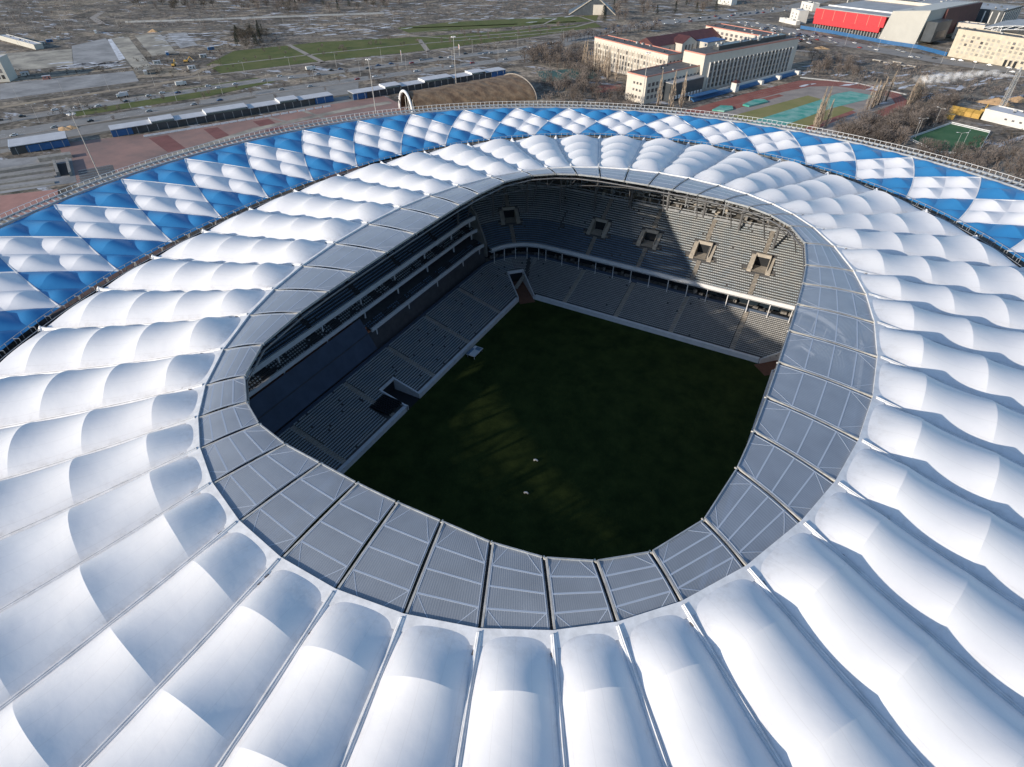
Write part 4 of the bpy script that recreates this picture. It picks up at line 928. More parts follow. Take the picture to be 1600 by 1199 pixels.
for v in (.25, .5, .75):
    for k in range(1, len(TO)-2):
        q0 = [TO[k][j]*(1-v)+TI[k][j]*v for j in (0, 1)]; q1 = [TO[k+1][j]*(1-v)+TI[k+1][j]*v for j in (0, 1)]; mb.bar((*gp(*Z([q0])[0]), .075), (*gp(*Z([q1])[0]), .075), .18, .012)
tag(mb.build('lane_marking', M['path']), kind='structure')
flat('running_track', Z([(690, 512), (900, 440), (930, 450), (740, 530)]), .07, M['track']); flat('running_track', Z([(330, 448), (620, 378), (640, 384), (360, 460)]), .05, M['track'])
M['turf2'] = mat('dry_turf', (.19, .19, .055), .95, col2=(.25, .22, .08), scale=.06, detail=8)
flat('grass', Z([(410, 470), (735, 383), (800, 400), (500, 492)]), .08, M['turf2']); flat('grass', Z([(620, 500), (870, 424), (925, 438), (700, 520)]), .08, M['turf2'])
flat('turquoise_ground_sheet', Z([(500, 490), (780, 402), (850, 376), (905, 366), (1005, 385), (960, 402), (820, 436), (610, 515)]), .10, M['turq'])
for rc, lab in (([(352, 445), (385, 428), (432, 430), (436, 442), (400, 450)], 'left green covered mat on the athletics field'), ([(474, 424), (520, 404), (560, 403), (575, 412), (500, 430)], 'right green covered mat nearest the blue stand')):
    mb = MB(); P = [gp(*q_) for q_ in Z(rc)]; mb.prism(P[::-1], .1, 1.1); tag(mb.build('covered_mat', M['turq']), lab, 'mat')
# blue spectator stand along the track
s0 = np.array(gp(1085, 160)); s1 = np.array(gp(1250, 116)); loc, rz, L = frame_at(s0, s1); b = empty('track_stand', loc, rz, label='long low blue and white spectator stand between the university and the red track', cat='stand')
mb = MB()
for k in range(3): mb.box((L/2, 1+k*1.1, .5+.5*k), (L, 1.1, 1.+.0*k))
mb.build('bench_rows', M['fence_blue'], b); mb = MB(); mb.box((L/2, 5, 1.6), (L, .4, 3.2)); mb.build('back_wall', M['white_wall'], b); mb = MB(); mb.box((14, 2.5, 3.6), (30, 6, .3)); mb.build('blue_canopy', M['fence_blue'], b)
for x in (L*.6, L*.78, L*.98): mb = MB(); mb.box((x, 1, 1.4), (3, 4, 2.8)); mb.build('white_box', M['white_wall'], b)
x, y = gp(1147, 143); b = empty('judges_tower', (x, y, 0), rz, label='small white tower house with dark purple roof above the track', cat='tower'); mb = MB(); mb.box((0, 0, 3.2), (4.5, 4.5, 6.4)); mb.build('wall', M['white_wall'], b); mb = MB(); mb.add([(-2.8, -2.8, 6.4), (2.8, -2.8, 6.4), (2.8, 2.8, 6.4), (-2.8, 2.8, 6.4), (0, 0, 8.4)], [(0, 1, 4), (1, 2, 4), (2, 3, 4), (3, 0, 4), (3, 2, 1, 0)]); mb.build('roof', M['maroon'], b)
link('window', wmesh(1.2, 1.6, M['win']), b, (0, -2.27, 4.6))
flat('sports_court', [(838, 112), (920, 106), (940, 122), (848, 128)], .04, M['court_teal']); flat('sports_court', [(920, 135), (970, 132), (975, 142), (930, 146)], .04, M['track'])
# small green football cage
mf = [(1420, 215), (1485, 194), (1545, 208), (1520, 246), (1465, 242)]
flat('football_pitch', [(1418, 218), (1486, 194), (1546, 208), (1526, 244), (1466, 240)], .05, mat('green_turf', (.02, .10, .03), .9, col2=(.05, .13, .05), scale=.1))
P = [gp(1418, 218), gp(1486, 194), gp(1546, 208), gp(1526, 244), gp(1466, 240)]; fc = empty('football_cage', (0, 0, 0), label='low white fence round the small green football pitch on the right', cat='fence')
for a, b_ in zip(P, P[1:]+P[:1]):
    mb = MB(); mb.bar((*a, 1.1), (*b_, 1.1), .2, .5); mb.bar((*a, .3), (*b_, .3), .15, .4); mb.build('fence_panel', M['white_steel'], fc)
# barrel shaped earth berm with white arch
a0 = np.array([-236.5, 246.]); a1 = np.array([-194., 328.]); ax = (a1-a0)/np.linalg.norm(a1-a0); nn = np.array([-ax[1], ax[0]])
def barrel_ring(c, w, h, n_=18): return [(*(c+nn*w*math.cos(math.pi*k/n_)), h*math.sin(math.pi*k/n_)) for k in range(n_+1)]
mb = MB(); NB = 24
for j in range(NB+1):
    t = j/NB; c = a0+ax*2+(a1-a0)*t; 
    for p in barrel_ring(c, 13+13*t, 12.6-.6*t): mb.v.append((p[0]+rng.uniform(-.2, .2), p[1], max(0, p[2]+rng.uniform(-.25, .25))))
for j in range(NB):
    for k in range(18): mb.f.append((j*19+k, j*19+k+1, (j+1)*19+k+1, (j+1)*19+k)); mb.mi.append(0)
mb.add([mb.v[j] for j in range(NB*19, NB*19+19)], [tuple(range(19))], 0)
br = empty('earth_covered_vault', (0, 0, 0), label='long brown earth covered vault with a white arch at its left mouth', cat='vault'); mb.build('earth_cover', M['berm'], br)
mb = MB(); mb.tube([(p[0], p[1], p[2]) for p in barrel_ring(a0, 10.5, 13.6, 24)], .95, 8); mb.build('white_arch', M['white_steel'], br, smooth=True)
mb = MB(); mb.tube([(p[0], p[1], p[2]) for p in barrel_ring(a1+ax*3, 26, 12.4, 24)], .45, 6); mb.build('rear_arch', M['path'], br)
for k in range(4): mb = MB(); c = a0+ax*3+nn*(-6+4*k); mb.bar((*c, 0), (*c, 9.5), .35); mb.build('mouth_post', M['pole'], br)
# security pavilions
ud = np.array([.447, .894]); 
def pavilion(label, p0, L, segs, depth=9.5, blue=(0, 12)):
    loc = (float(p0[0]), float(p0[1]), 0.); b = empty('entrance_pavilion', loc, math.atan2(ud[1], ud[0]), label=label, cat='pavilion')
    x = 0
    mb = MB(); mb.box((L/2, depth/2, 2.0), (L, depth-1.2, 4.0)); mb.build('wall', M['dark_clad'], b)
    for k, (ln, hh) in enumerate(segs):
        mb = MB(); mb.box((x+ln/2, depth/2, hh), (ln-.05, depth+2.0, .36)); mb.build('roof_slab', M['pav_roof'], b)
        if hh > 4.8: mb = MB(); mb.box((x+.2, depth/2, hh-.6), (.4, depth+2, 1.6)); mb.build('roof_end', M['white_steel'], b)
        x += ln
    for a, c in ([blue] if isinstance(blue[0], (int, float)) else blue): mb = MB(); mb.box(((a+c)/2, .3, 2.1), (c-a, .6, 3.9)); mb.build('blue_wall', M['blue_wall'], b)
    for k in range(int(L/6)): mb = MB(); mb.box((0, 0, 0), (.25, .25, 4.2)); mb.build('post', M['steel'], b, loc=(3+k*6, -1.2, 2.1))
    return b
pavilion('short blue walled pavilion at the far left edge of the plaza', gp(20, 243), 30, [(30, 4.9)], 15, (8, 30))
pavilion('longest row of stepped white roofs along the plaza with blue walls at both ends', gp(177, 215), 148, [(24, 4.6), (14, 5.8), (20, 4.4), (28, 5.8), (22, 4.5), (14, 5.8), (26, 4.6)], 9.5, [(0, 12), (134, 148)])
pavilion('right hand row of stepped white roofs behind the earth vault', gp(553, 157), 138, [(26, 4.6), (14, 5.8), (20, 4.4), (26, 5.8), (18, 4.5), (14, 5.8), (20, 4.6)], 9.5, [(0, 11), (124, 138)])
# left edge terraces near the stadium
b = empty('concrete_stair_terrace', (0, 0, 0), label='grey concrete stair terraces with a square pit at the left edge near the rim', cat='terrace')
for k in range(4):
    mb = MB(); P = [gp(0, 268+k*9), gp(85, 256+k*9.5), gp(86, 259+k*9.5), gp(0, 272+k*9)]; mb.prism(P[::-1], 0, 1.6-.3*k); mb.build('terrace_wall', M['concrete'], b)
for p in ([(84, 256), (88, 255), (95, 275), (90, 276)], [(104, 253), (108, 252), (114, 274), (110, 276)], [(60, 250), (112, 243), (114, 247), (62, 254)]): mb = MB(); mb.prism([gp(*q) for q in p][::-1], 0, 2.2); mb.build('pit_wall', M['concrete'], b)
flat('pit_floor', [(88, 257), (104, 255), (111, 274), (94, 276)], .06, M['dark']); flat('pavement', [(0, 250), (110, 240), (120, 285), (0, 303)], .04, M['lot'])
b = empty('ramp_railing', (0, 0, 0), label='rows of grey handrails on the ramp right of the concrete terraces', cat='railing')
for k in range(6): mb = MB(); mb.bar((*gp(124, 270+k*4), 1.1), (*gp(174, 261+k*4), 1.1), .22); mb.build('handrail', M['steel'], b)
flat('pavement', [(122, 268), (176, 258), (184, 280), (128, 292)], .03, M['roofing'])
for k in range(22):
    x = 232+k*13.3; p = gp(x, 213-.163*(x-232)); mb = MB(); mb.box((0, 0, .5), (5.2, .5, 1.0)); mb.box((0, 0, .15), (5.2, 1.0, .3)); tag(mb.build('concrete_barrier', M['strip'], loc=(*p, .03)), 'white concrete barrier block lined up along the edge of the pink plaza', 'barrier', 'barrier blocks along the plaza'); bpy.data.objects[-1:] ; COL.objects[-1].rotation_euler = (0, 0, math.atan2(.894, .447))
# fence lines
def fence(label, pts, h, m, name='fence', step=0, px=True):
    P = [gp(*p) if px else p for p in pts]; f = empty(name, (0, 0, 0), label=label, cat='fence')
    for a, b_ in zip(P[:-1], P[1:]):
        mb = MB(); mb.bar((*a, h/2), (*b_, h/2), .3, h); mb.build('fence_panel', M[m], f)
    return f
fence('blue hoarding fence along the foot of the red sports hall', [(1250, 45), (1300, 53), (1385, 69), (1432, 76), (1478, 88)], 3.2, 'fence_blue')
fence('long white wall beside the railway at the top left', [(196, 36), (300, 33), (400, 29), (600, 22)], 2.0, 'steel')
fence('low white fence crossing the scrub behind the athletics track', [(1250, 122), (1340, 131), (1420, 150)], .8, 'steel')
# left marina-like site: white sheds, masts
b, L = block('white_depot', 'long white depot wall among the masts at the top left corner', (-800., 262.), (-722., 290.) if False else gp(56, 78), 8, 4, M['grey_clad'], M['pav_roof'])
b, L = block('glass_office', 'blue grey glazed office house cut by the left edge of the photo', (gp(16, 128)[0]-18, gp(16, 128)[1]-16), gp(16, 128), 16, 17, M['grey_clad'], M['pav_roof']); win_grid(b, L, 16, 6, 3, 2.2, 3, 1.5, y=-.03)
b, L = block('pink_villa', 'pale three storey house with grey roof at the top right of the parked cars', gp(1232, 34), gp(1244, 38), 12, 13, M['white_wall'], M['pav_roof']); win_grid(b, L, 12, 2, 3, 1.5, 1.8, 1.5, y=-.03)
b, L = block('roadside_shop', 'low white flat roofed shop by the road left of the red sports hall', gp(1217, 34), gp(1243, 40), 6, 3.6, M['white_wall'], M['white_wall'])
for (p, q, dpt, h, lab) in ((( 1120, 6), (1142, 9), 12, 12, 'small white house among trees at the top edge'), ((1322, 8), (1336, 11), 10, 9, 'small grey house behind the left end of the red hall'), ((1250, 14), (1268, 18), 10, 8, 'pale cottage left of the red cladding'), ((1455, 92), (1478, 96), 0.5, 2.5, 'pale gate wall beside the cream office slab')):
    if dpt > 1: b, L = block('house', lab, gp(*p), gp(*q), dpt, h, M['white_wall'], M['grey_roof']); win_grid(b, L, h-1, 3, 2, 1.5, 1.6, 1.5, y=-.03)
# triangular monument hall at the top
b = empty('triangular_pavilion', (*gp(925, 24), 0), R(25), label='wedge shaped building with steep dark glass roof at the top centre', cat='building')
mb = MB(); mb.add([(-30, 0, 0), (30, 0, 0), (30, 22, 0), (-30, 22, 0), (4, 2, 20), (30, 20, 4), (-30, 20, 3)], [(0, 1, 4), (1, 2, 5, 4), (0, 4, 6, 3), (4, 5, 2, 3, 6)]); mb.build('glass_roof', M['dark_clad'], b); mb = MB(); mb.bar((-30, -.4, .4), (4, 1.4, 20.4), 1.4, 1.0); mb.bar((4, 1.4, 20.4), (30, -.4, .4), 1.4, 1.); mb.build('concrete_edge', M['stair'], b); mb = MB(); mb.box((8, -1, 6), (14, 3, 11)); mb.build('cream_front', M['cream'], b)
# billboards
for (px, py, lab) in ((628, 98, 'orange fronted billboard on a post by the near carriageway'), (718, 88, 'red and white billboard on a post by the far carriageway')):
    b = empty('billboard', (*gp(px, py), 0), R(-50), label=lab, cat='billboard'); mb = MB(); mb.bar((0, 0, 0), (0, 0, 6), .5); mb.build('post', M['pole'], b); mb = MB(); mb.box((0, 0, 8), (6.4, .4, 3.4)); bb = mb.build('board', M['white_steel'], b); mb = MB(); mb.box((-1 if px > 700 else 0, -.24, 8), (3.0 if px > 700 else 6.0, .06, 3.0)); mb.build('poster', M['trim_red'], bb)
# light poles
def make_pole(h, arm=2.2, heads=1, label='', name='street_lamp', r=.13):
    e = empty(name, (0, 0, 0), label=label, cat='street lamp'); mb = MB(); mb.tube([(0, 0, 0), (0, 0, h)], r, 6, r2=r*.55); mb.build('pole', M['pole'], e)
    for k in range(heads): s = -1 if k else 1; mb = MB(); mb.tube([(0, 0, h-.2), (s*arm*.6, 0, h+.3), (s*arm, 0, h+.3)], .07, 5); am = mb.build('arm', M['pole'], e); mb = MB(); mb.box((s*(arm+.3), 0, h+.28), (.9, .35, .16)); mb.build('lamp_head', M['strip'], am)
    return e
used = []
def lamp_copy(proto, px, py, rz, **k):
    x, y = gp(px, py)
    if proto.name not in used: used.append(proto.name); proto.location = (x, y, 0); proto.rotation_euler = (0, 0, rz); tag(proto, **k); return proto
    return copy_tree(proto, (x, y, 0), rz, **k)
sl = make_pole(12, label='x'); sl2 = make_pole(11.5, heads=2, label='x'); rp = make_pole(10, heads=1, arm=1.2, label='x', name='power_pole')
for k in range(13): t = k/12; lamp_copy(sl2, -10+t*860, 203-(1-(1-t)**1.15)*118+ (0), 1.1, label='grey two armed street lamp on the verge between the carriageways', cat='street lamp', group='street lamps between the carriageways')
for k in range(13): t = k/12; lamp_copy(sl, 30+t*850, 158-t*90, 1.1+3.14, label='grey single armed street lamp on the far side of the road below the lawns', cat='street lamp', group='street lamps beyond the road')
for k in range(14): t = k/13; lamp_copy(rp, 55+t*560, 45-t*12, 1.1, label='thin pole of the railway line at the top left', cat='pole', group='railway poles')
for k, (px, py) in enumerate(((20, 30), (48, 18), (70, 40), (95, 30), (30, 72), (60, 60), (14, 55))): lamp_copy(rp, px, py, .3*k, label='thin pale mast standing in the scrub at the top left corner', cat='pole', group='masts at the top left corner')
for k in range(9): t = k/8; lamp_copy(sl, 1220+t*400, 52+t*76, -.4, label='grey single armed street lamp along the road below the red sports hall', cat='street lamp', group='street lamps below the sports hall')
for k, (px, py, lab) in enumerate(((1430, 216, 'left floodlight pole of the pair at the left corner of the small football cage'), (1424, 222, 'right floodlight pole at the left corner of the small football cage'), (1458, 199, 'floodlight pole at the far left side of the small football cage'), (1488, 240, 'floodlight pole left of the pair in front of the small football cage'), (1499, 238, 'floodlight pole right of the pair in front of the small football cage'))): lamp_copy(sl2, px, py, .5+k, label=lab, cat='floodlight')
mast = empty('floodlight_mast', (0, 0, 0), label='x', cat='floodlight mast'); mb = MB(); mb.tube([(0, 0, 0), (0, 0, 35)], .32, 8, r2=.18); mb.build('pole', M['pole'], mast)
mb = MB(); mb.tube([(1.3*math.cos(a), 1.3*math.sin(a), 35) for a in np.linspace(0, 6.3, 9)], .12, 5); cr_ = mb.build('crown_ring', M['pole'], mast)
for a in range(6): mb = MB(); mb.box((1.5*math.cos(a*1.05), 1.5*math.sin(a*1.05), 34.8), (.8, .8, .5)); mb.build('lamp_head', M['strip'], cr_)
for px, py, lab in ((161, 286, 'tall floodlight mast in front of the leftmost pavilion'), (588, 180, 'tall floodlight mast beside the white arch'), (713, 135, 'tall floodlight mast in front of the right hand pavilion row'), (1002, 168, 'tall mast in front of the white university wing')):
    lamp_copy(mast, px, py, 0, label=lab, cat='floodlight mast')
# cars
def make_car(m):
    e = empty('car', (0, 0, 0), label='x', cat='car'); mb = MB()
    prof = [(-2.2, .35), (-2.25, .8), (-2.0, .95), (1.1, .95), (2.0, .8), (2.2, .55), (2.15, .35)]
    n_ = len(prof)
    mb.add([(x, -.88, z) for x, z in prof]+[(x, .88, z) for x, z in prof], [tuple(range(n_)), tuple(range(2*n_-1, n_-1, -1))]+[(i, i+n_, (i+1) % n_+n_, (i+1) % n_) for i in range(n_)]); mb.build('body', m, e)
    mb = MB(); mb.add([(-1.7, -.8, .95), (1.0, -.8, .95), (.4, -.66, 1.48), (-1.3, -.66, 1.48), (-1.7, .8, .95), (1.0, .8, .95), (.4, .66, 1.48), (-1.3, .66, 1.48)], [(0, 1, 2, 3), (5, 4, 7, 6), (1, 5, 6, 2), (4, 0, 3, 7)]); mb.build('windows', M['glass'], e)
    mb = MB(); mb.add([(.4, -.66, 1.49), (-1.3, -.66, 1.49), (-1.3, .66, 1.49), (.4, .66, 1.49)], [(3, 2, 1, 0)]); mb.build('roof', m, e)
    for x in (-1.4, 1.4):
        for y in (-.82, .82): mb = MB(); mb.tube([(x, y-.1, .33), (x, y+.1, .33)], .33, 10); mb.build('wheel', M['tyre'], e)
    return e
cars = [(make_car(m), n_) for m, n_ in zip(CARM, ('white', 'silver', 'black', 'red', 'dark blue'))]
cused = set()
def put_car(x, y, rz, where, grp):
    k = int(rng.choice(5, p=[.38, .25, .2, .07, .10])); c, n_ = cars[k]; lab = n_+' car '+where
    if k not in cused: cused.add(k); c.location = (x, y, .08); c.rotation_euler = (0, 0, rz); tag(c, lab, 'car', grp)
    else: copy_tree(c, (x, y, .08), rz, label=lab, cat='car', group=grp)
def along(road, n_, offs, where, grp):
    P = [np.array(gp(*p)) for p in road]; seg = [np.linalg.norm(b-a) for a, b in zip(P[:-1], P[1:])]; T = sum(seg)
    for k in range(n_):
        s = T*(k+rng.uniform(.1, .9))/n_; j = 0
        while s > seg[j]: s -= seg[j]; j += 1
        d = (P[j+1]-P[j])/seg[j]; nn_ = np.array([-d[1], d[0]]); o = offs[int(rng.integers(len(offs)))]; p = P[j]+d*s+nn_*o
        put_car(p[0], p[1], math.atan2(d[1], d[0])+(0 if o > 0 else math.pi), where, grp)
along(roadA, 34, [-5, -1.8, 1.8, 5], 'driving on the far carriageway below the lawns', 'cars on the far carriageway')
along(roadB, 15, [-4.5, -1.5, 1.8], 'driving on the near carriageway behind the pavilions', 'cars on the near carriageway')
along([(930, 52), (1010, 38), (1130, 26), (1230, 14)], 46, [-11, -7, -3, 3, 7, 11], 'in the busy road above the university', 'cars above the university')
along([(1150, 34), (1215, 44), (1340, 72), (1480, 97), (1600, 113)], 30, [-9, -5, 3, 7, 11], 'on the road in front of the red sports hall', 'cars in front of the sports hall')
for k in range(44): t = rng.random(); x, y = gp(1165+t*110+rng.uniform(-6, 6), 40+t*24+rng.uniform(-6, 8)); put_car(x, y, rng.choice([.9, 2.4])+rng.uniform(-.1, .1), 'parked right of the university below the villa', 'cars parked right of the university')
# yellow barrier slabs by the right road
for k, (px, py) in enumerate(((1370, 96), (1387, 100), (1402, 99), (1408, 104), (1424, 105))): mb = MB(); mb.box((0, 0, 1.0), (8, 2.6, .5)); mb.box((-3, 0, .4), (.6, 2.4, .8)); mb.box((3, 0, .4), (.6, 2.4, .8)); o = mb.build('concrete_slab', M['stair'], loc=(*gp(px, py), 0), ); o.rotation_euler = (0, 0, -.45); tag(o, 'pale concrete slab stacked in the scrub between road and athletics track', 'slab', 'slabs in the scrub')
# excavators on the building site
def excavator(px, py, rz, label):
    e = empty('excavator', (*gp(px, py), 0), rz, label=label, cat='excavator')
    for y in (-1.1, 1.1): mb = MB(); mb.box((0, y, .5), (4., .6, 1.)); mb.build('crawler_track', M['tyre'], e)
    mb = MB(); mb.box((-.4, 0, 1.7), (3.4, 2.5, 1.3)); mb.build('body', M['yellow'], e); mb = MB(); mb.box((.6, .7, 2.7), (1.4, 1.1, 1.5)); mb.build('cab', M['glass'], e)
    mb = MB(); mb.bar((1, -.3, 2), (4, -.3, 5), .5); mb.bar((4, -.3, 5), (6.5, -.3, 2), .4); mb.build('arm', M['yellow'], e); mb = MB(); mb.box((6.6, -.3, 1.6), (1, 1, .9)); mb.build('bucket', M['steel'], e)
excavator(292, 98, .6, 'yellow excavator digging beside the dark bushes left of the lawns'); excavator(272, 104, 2.2, 'yellow excavator on the sandy site left of its neighbour')
excavator(1535, 176, 1.2, 'yellow excavator parked behind the white shed')

# ---------------------------------------------------------------- trees
def bare_tree(h, w, n_, m, trunk=True, seed=0, narrow=False):
    r = np.random.default_rng(seed); mb = MB()
    for k in range(n_):
        a = r.uniform(0, 2*math.pi)
        if narrow: z = r.uniform(.08, 1)*h; rr = w*.5*(1-.75*(z/h)**3)*math.sqrt(r.random())*(.5+.9*math.sin(3.1*min(1,z/h+.15)))*.7; dv = np.array([math.cos(a)*.12, math.sin(a)*.12, 1.])
        else:
            z = h*(.28+.66*r.random()); rr = w*.5*math.sqrt(max(0.05, 1-((z/h-.6)/.42)**2))*r.random()**.5; dv = np.array([math.cos(a)*.7, math.sin(a)*.7, .75])+r.uniform(-.4, .4, 3)
        dv /= np.linalg.norm(dv); p = np.array([rr*math.cos(a), rr*math.sin(a), z]); ln = h*r.uniform(.10, .20); sd = np.cross(dv, r.uniform(-1, 1, 3)); sd /= np.linalg.norm(sd); w_ = r.uniform(.06, .15)
        mb.add([p-dv*ln*.5-sd*w_, p-dv*ln*.5+sd*w_, p+dv*ln*.5], [(0, 1, 2)])
    return mb.mesh('crown', m)
def trunk_mesh(h, w, narrow=False):
    mb = MB(); mb.tube([(0, 0, 0), (0, 0, h*.4), (0, 0, h*(.9 if narrow else .62))], .28*h/10, 6, r2=.07)
    if not narrow:
        for k in range(6): a = k*1.05; mb.tube([(0, 0, h*(.25+.04*k)), (math.cos(a)*w*.22, math.sin(a)*w*.22, h*(.52+.03*k)), (math.cos(a)*w*.34, math.sin(a)*w*.34, h*(.72+.03*k))], .12, 4, r2=.04)
    return mb.mesh('trunk', M['bark'])
TB = [(trunk_mesh(10, 8), bare_tree(10, 8.5, 330, M['twig'], seed=s)) for s in range(3)]
TP = [(trunk_mesh(20, 4, True), bare_tree(20, 4.8, 190, M['poplar'], seed=s, narrow=True)) for s in (5, 6)]
def con(seed):
    r = np.random.default_rng(seed); mb = MB()
    for k in range(420):
        z = r.uniform(.08, 1)*11; a = r.uniform(0, 6.28); rr = (1-z/11.5)*3.2*math.sqrt(r.random()); p = np.array([rr*math.cos(a), rr*math.sin(a), z]); d = np.array([math.cos(a), math.sin(a), -.3])*.8; s_ = np.array([-math.sin(a), math.cos(a), .2])*.35; mb.add([p-s_, p+s_, p+d], [(0, 1, 2)])
    return mb.mesh('crown', M['conifer'])
TC = [(trunk_mesh(9, 3, True), con(1)), (trunk_mesh(9, 3, True), con(2))]
M['darktwig'] = mat('dark_scrub', (.075, .062, .048), .95)
TD = [(trunk_mesh(10, 8), bare_tree(10, 9, 420, mat('dark_twigs', (.07, .06, .045), .95, objvar=.3), seed=9))]
def plant(kinds, x, y, s, label, group, name='bare_tree', cat='tree'):
    tr, cr = kinds[int(rng.integers(len(kinds)))]; e = empty(name, (x, y, -.1), rng.uniform(0, 6.28), label=label, cat=cat, group=group); e.scale = (s*rng.uniform(.85, 1.15), s*rng.uniform(.85, 1.15), s*rng.uniform(.85, 1.15)); link('trunk', tr, e); link('crown', cr, e)
def inpoly(x, y, P):
    c = False
    for i in range(len(P)):
        (x0, y0), (x1, y1) = P[i-1], P[i]
        if (y0 > y) != (y1 > y) and x < (x1-x0)*(y-y0)/(y1-y0)+x0: c = not c
    return c
def scatter(poly, n_, kinds, s0, s1, label, group, mind=4., **k):
    P = [gp(*p) for p in poly]; xs_ = [p[0] for p in P]; ys_ = [p[1] for p in P]; done = []; tries = 0
    while len(done) < n_ and tries < n_*60:
        tries += 1; x, y = rng.uniform(min(xs_), max(xs_)), rng.uniform(min(ys_), max(ys_))
        if not inpoly(x, y, P) or any((x-a)**2+(y-b)**2 < mind**2 for a, b in done): continue
        done.append((x, y)); plant(kinds, x, y, rng.uniform(s0, s1), label, group, **k)
scatter([(800, 90), (862, 78), (905, 80), (915, 100), (925, 130), (860, 105), (835, 108)], 52, TB, .8, 1.25, 'bare brown tree in the thicket left of the university', 'bare trees left of the university')
scatter([(845, 132), (925, 128), (975, 146), (990, 180), (860, 180)], 40, TB, .7, 1.15, 'bare brown tree between the teal court and the stadium rim', 'bare trees behind the rim at the centre')
scatter([(1330, 205), (1400, 185), (1440, 180), (1480, 188), (1415, 215), (1400, 240), (1330, 232), (1290, 215)], 72, TB, .8, 1.3, 'bare brown tree in the thicket between athletics track and small football cage', 'bare trees in the right thicket')
scatter([(1255, 96), (1330, 100), (1345, 122), (1260, 118)], 22, TB, .7, 1.2, 'bare brown tree in the scrub above the end of the athletics track', 'bare trees above the track')
scatter([(1440, 232), (1530, 250), (1600, 250), (1600, 290), (1520, 270), (1420, 248)], 30, TB, .6, 1., 'bare brown tree behind the right part of the rim', 'bare trees behind the right rim')
scatter([(1420, 150), (1500, 160), (1490, 178), (1440, 172)], 14, TB, .7, 1.1, 'bare brown tree above the yellow kiosk', 'bare trees above the yellow kiosk')
for k in range(12): x, y = gp(912+k*3.4+rng.uniform(-2, 2), 104+k*1.6); plant(TP, x, y, rng.uniform(.8, 1.1), 'tall bare poplar in the row in front of the left university block', 'poplars before the left university block', name='bare_poplar')
for px, py, lab in ((1028, 166, 'pale bare poplar nearest the white university wing'), (1048, 168, 'tallest pale bare poplar beside the university wing'), (1064, 168, 'thin pale bare poplar at the left end of the track'), (962, 128, 'dark bare poplar in front of the long university facade'), (950, 126, 'bare poplar second from the dark one before the long facade')): x, y = gp(px, py); plant(TP, x, y, 1.05, lab, None, name='bare_poplar')
for k in range(8): x, y = gp(1278+rng.uniform(-8, 12), 196+rng.uniform(-3, 10)); plant(TP, x, y, rng.uniform(.8, 1.1), 'pale bare poplar in the clump on the near side of the athletics field', 'poplars near the field', name='bare_poplar')
for k in range(10): x, y = gp(1355+k*3+rng.uniform(-4, 4), 172-k*1.5); plant(TP, x, y, rng.uniform(.7, .95), 'bare poplar in the row at the right end of the running track', 'poplars at the right end of the track', name='bare_poplar')
for k in range(7): x, y = gp(1418+k*3, 166-k*2); plant(TP, x, y, rng.uniform(.8, 1.), 'pale bare poplar in the clump left of the drifting smoke', 'poplars left of the smoke', name='bare_poplar')
scatter([(365, 55), (405, 45), (420, 62), (395, 78), (368, 74)], 26, TC+TD+TD, .7, 1.2, 'dark evergreen in the dense clump at the left end of the lawns', 'dark evergreens left of the lawns', name='evergreen_tree')
scatter([(200, 4), (440, 0), (640, 2), (650, 16), (440, 22), (210, 16)], 60, TC+TB+TD+TD, .9, 1.5, 'dark tree in the belt along the top edge left of centre', 'dark trees along the top edge', mind=7, name='evergreen_tree')
scatter([(930, 10), (1120, 4), (1130, 18), (1000, 34), (940, 42)], 26, TB+TC, .9, 1.4, 'small dark tree beside the road above the university', 'trees above the university')
for k in range(24): t = k/23; x, y = gp(880+t*150, 66-t*20+rng.uniform(-3, 3)); plant(TB, x, y, rng.uniform(.8, 1.2), 'bare street tree in the row behind the university', 'bare street trees behind the university')
# far scrub as one mass
def scrub(name, polys, n_, label, hmax=5.5, m='twig'):
    mb = MB(); r = np.random.default_rng(21)
    for poly, share in polys:
        P = [gp(*p) for p in poly]; xs_ = [p[0] for p in P]; ys_ = [p[1] for p in P]; c = 0; tr = 0
        while c < n_*share and tr < n_*30:
            tr += 1; x, y = r.uniform(min(xs_), max(xs_)), r.uniform(min(ys_), max(ys_))
            if not inpoly(x, y, P): continue
            c += 1; h = r.uniform(.4, 1)*hmax; w = h*.8
            for j in range(16):
                a = r.uniform(0, 6.28); q = np.array([x+r.normal()*w*.35, y+r.normal()*w*.35, r.uniform(0, h*.7)]); dv = np.array([math.cos(a)*.5, math.sin(a)*.5, 1.])*h*.28; sd = np.array([-math.sin(a), math.cos(a), 0])*r.uniform(.12, .3); mb.add([q-sd, q+sd, q+dv], [(0, 1, 2)])
    tag(mb.build(name, M[m]), kind='stuff')
scrub('scrub', [([(1330, 200), (1440, 180), (1480, 190), (1410, 216), (1400, 250), (1310, 228)], .18), ([(1300, 92), (1600, 125), (1600, 165), (1440, 160), (1250, 115)], .16), ([(845, 78), (930, 78), (990, 180), (850, 180), (835, 120)], .15), ([(0, 0), (200, 0), (300, 40), (200, 56), (0, 62)], .10), ([(300, 0), (920, 0), (900, 22), (430, 40), (300, 50)], .2), ([(1120, 2), (1600, 0), (1600, 20), (1260, 20), (1140, 20)], .07), ([(1430, 245), (1600, 215), (1600, 300), (1500, 290)], .08)], 2600, '')


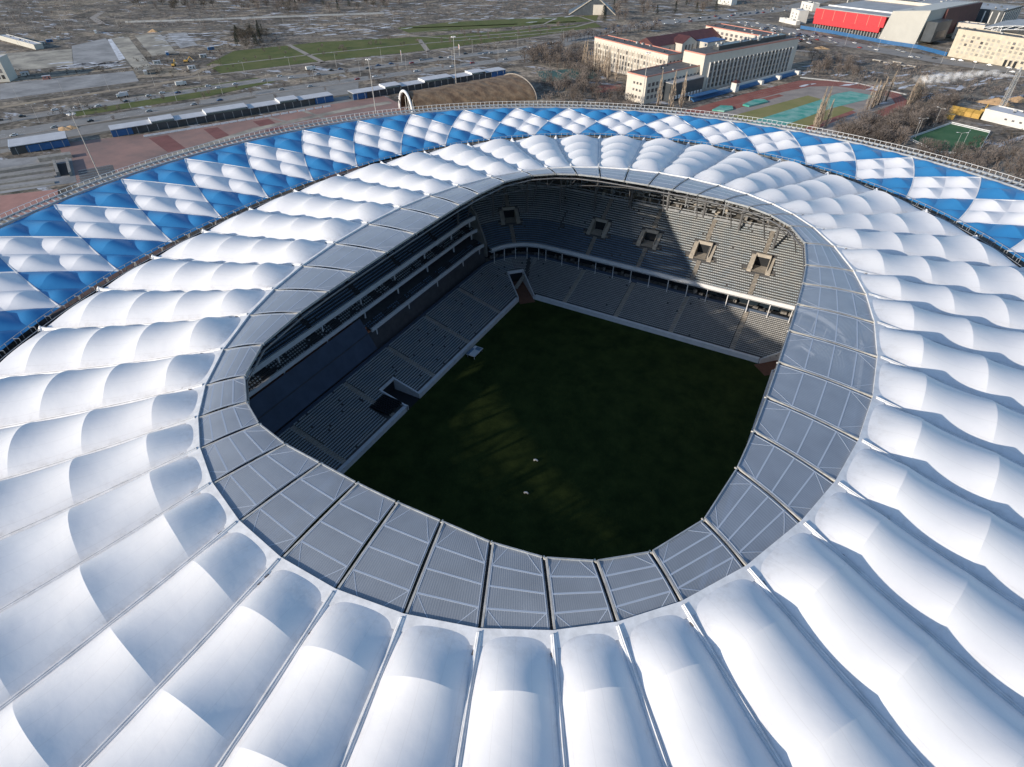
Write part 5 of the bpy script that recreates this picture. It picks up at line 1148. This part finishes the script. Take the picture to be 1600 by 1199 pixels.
scrub('undergrowth', [([(205, 92), (350, 78), (345, 118), (235, 126)], .25), ([(340, 62), (430, 52), (440, 72), (350, 84)], .15), ([(0, 112), (215, 106), (215, 112), (0, 126)], .1), ([(60, 186), (330, 142), (340, 136), (60, 178)], .06), ([(430, 40), (640, 34), (640, 50), (430, 62)], .14), ([(700, 68), (830, 58), (850, 80), (760, 82)], .12), ([(1250, 70), (1330, 84), (1330, 96), (1250, 88)], .08), ([(1500, 222), (1600, 200), (1600, 225), (1520, 248)], .1)], 520, '', hmax=3.2, m='darktwig')

# site cabins, trucks and saplings on the open land at the left
def cabin(px, py, rz, m, label):
    e = empty('site_cabin', (*gp(px, py), 0), rz, label=label, cat='cabin', group='site cabins on the open land'); mb = MB(); mb.box((0, 0, 1.3), (6, 2.5, 2.6)); mb.build('wall', M[m], e); mb = MB(); mb.box((0, 0, 2.7), (6.3, 2.8, .2)); mb.build('roof', M['pav_roof'], e)
    link('door', wmesh(.9, 2., M['win']), e, (1.5, -1.3, 1.05)); link('window', wmesh(1.4, .9, M['win']), e, (-1, -1.3, 1.6))
for px, py in ((262, 86), (318, 90), (330, 78), (246, 100), (40, 118), (74, 124), (66, 70), (78, 66), (92, 62), (150, 52), (300, 108), (228, 116)):
    m_ = ['white_wall', 'fence_blue', 'grey_clad', 'trim_red'][int(rng.integers(4))]
    cabin(px, py, RA + (0 if rng.random() < .6 else 1.5), m_, {'white_wall': 'white', 'fence_blue': 'blue', 'grey_clad': 'grey', 'trim_red': 'rusty pink'}[m_]+' site cabin standing on the open building land at the upper left')
def truck(px, py, rz, m, label):
    e = empty('truck', (*gp(px, py), .08), rz, label=label, cat='truck'); mb = MB(); mb.box((-1.2, 0, 2.0), (6, 2.4, 2.5)); mb.build('box_body', M[m], e); mb = MB(); mb.box((3.0, 0, 1.5), (1.9, 2.2, 2.0)); cb = mb.build('cab', M['white_wall'], e); mb = MB(); mb.box((3.97, 0, 1.9), (.06, 1.9, .8)); mb.build('windscreen', M['glass'], cb)
    for x in (-3, -1.8, 2.9):
        for y in (-1.1, 1.1): mb = MB(); mb.tube([(x, y-.15, .5), (x, y+.15, .5)], .5, 10); mb.build('wheel', M['tyre'], e)
truck(284, 134, 1.15, 'white_wall', 'white box truck on the far carriageway at the left'); truck(192, 152, 1.15+3.14, 'pav_roof', 'grey box truck near the left bend of the far carriageway'); truck(486, 110, 1.1, 'white_wall', 'white box truck on the road below the green lawns')
for k in range(70):
    t = rng.random(); px = 330+t*570; py = 112-t*68+rng.uniform(-26*(1-t)-6, 4); x, y = gp(px, py); plant(TB, x, y, rng.uniform(.28, .5), 'small leafless sapling planted on the lawns beyond the road', 'saplings on the lawns', name='sapling')
for k in range(46):
    t = rng.random(); px = t*850; py = 195-t*112+rng.uniform(-7, 7)*(1 if k % 2 else 2.5); x, y = gp(px, py); plant(TB, x, y, rng.uniform(.3, .6), 'low bare bush on the verge of the dual carriageway', 'bushes on the road verges', name='bush', cat='bush')
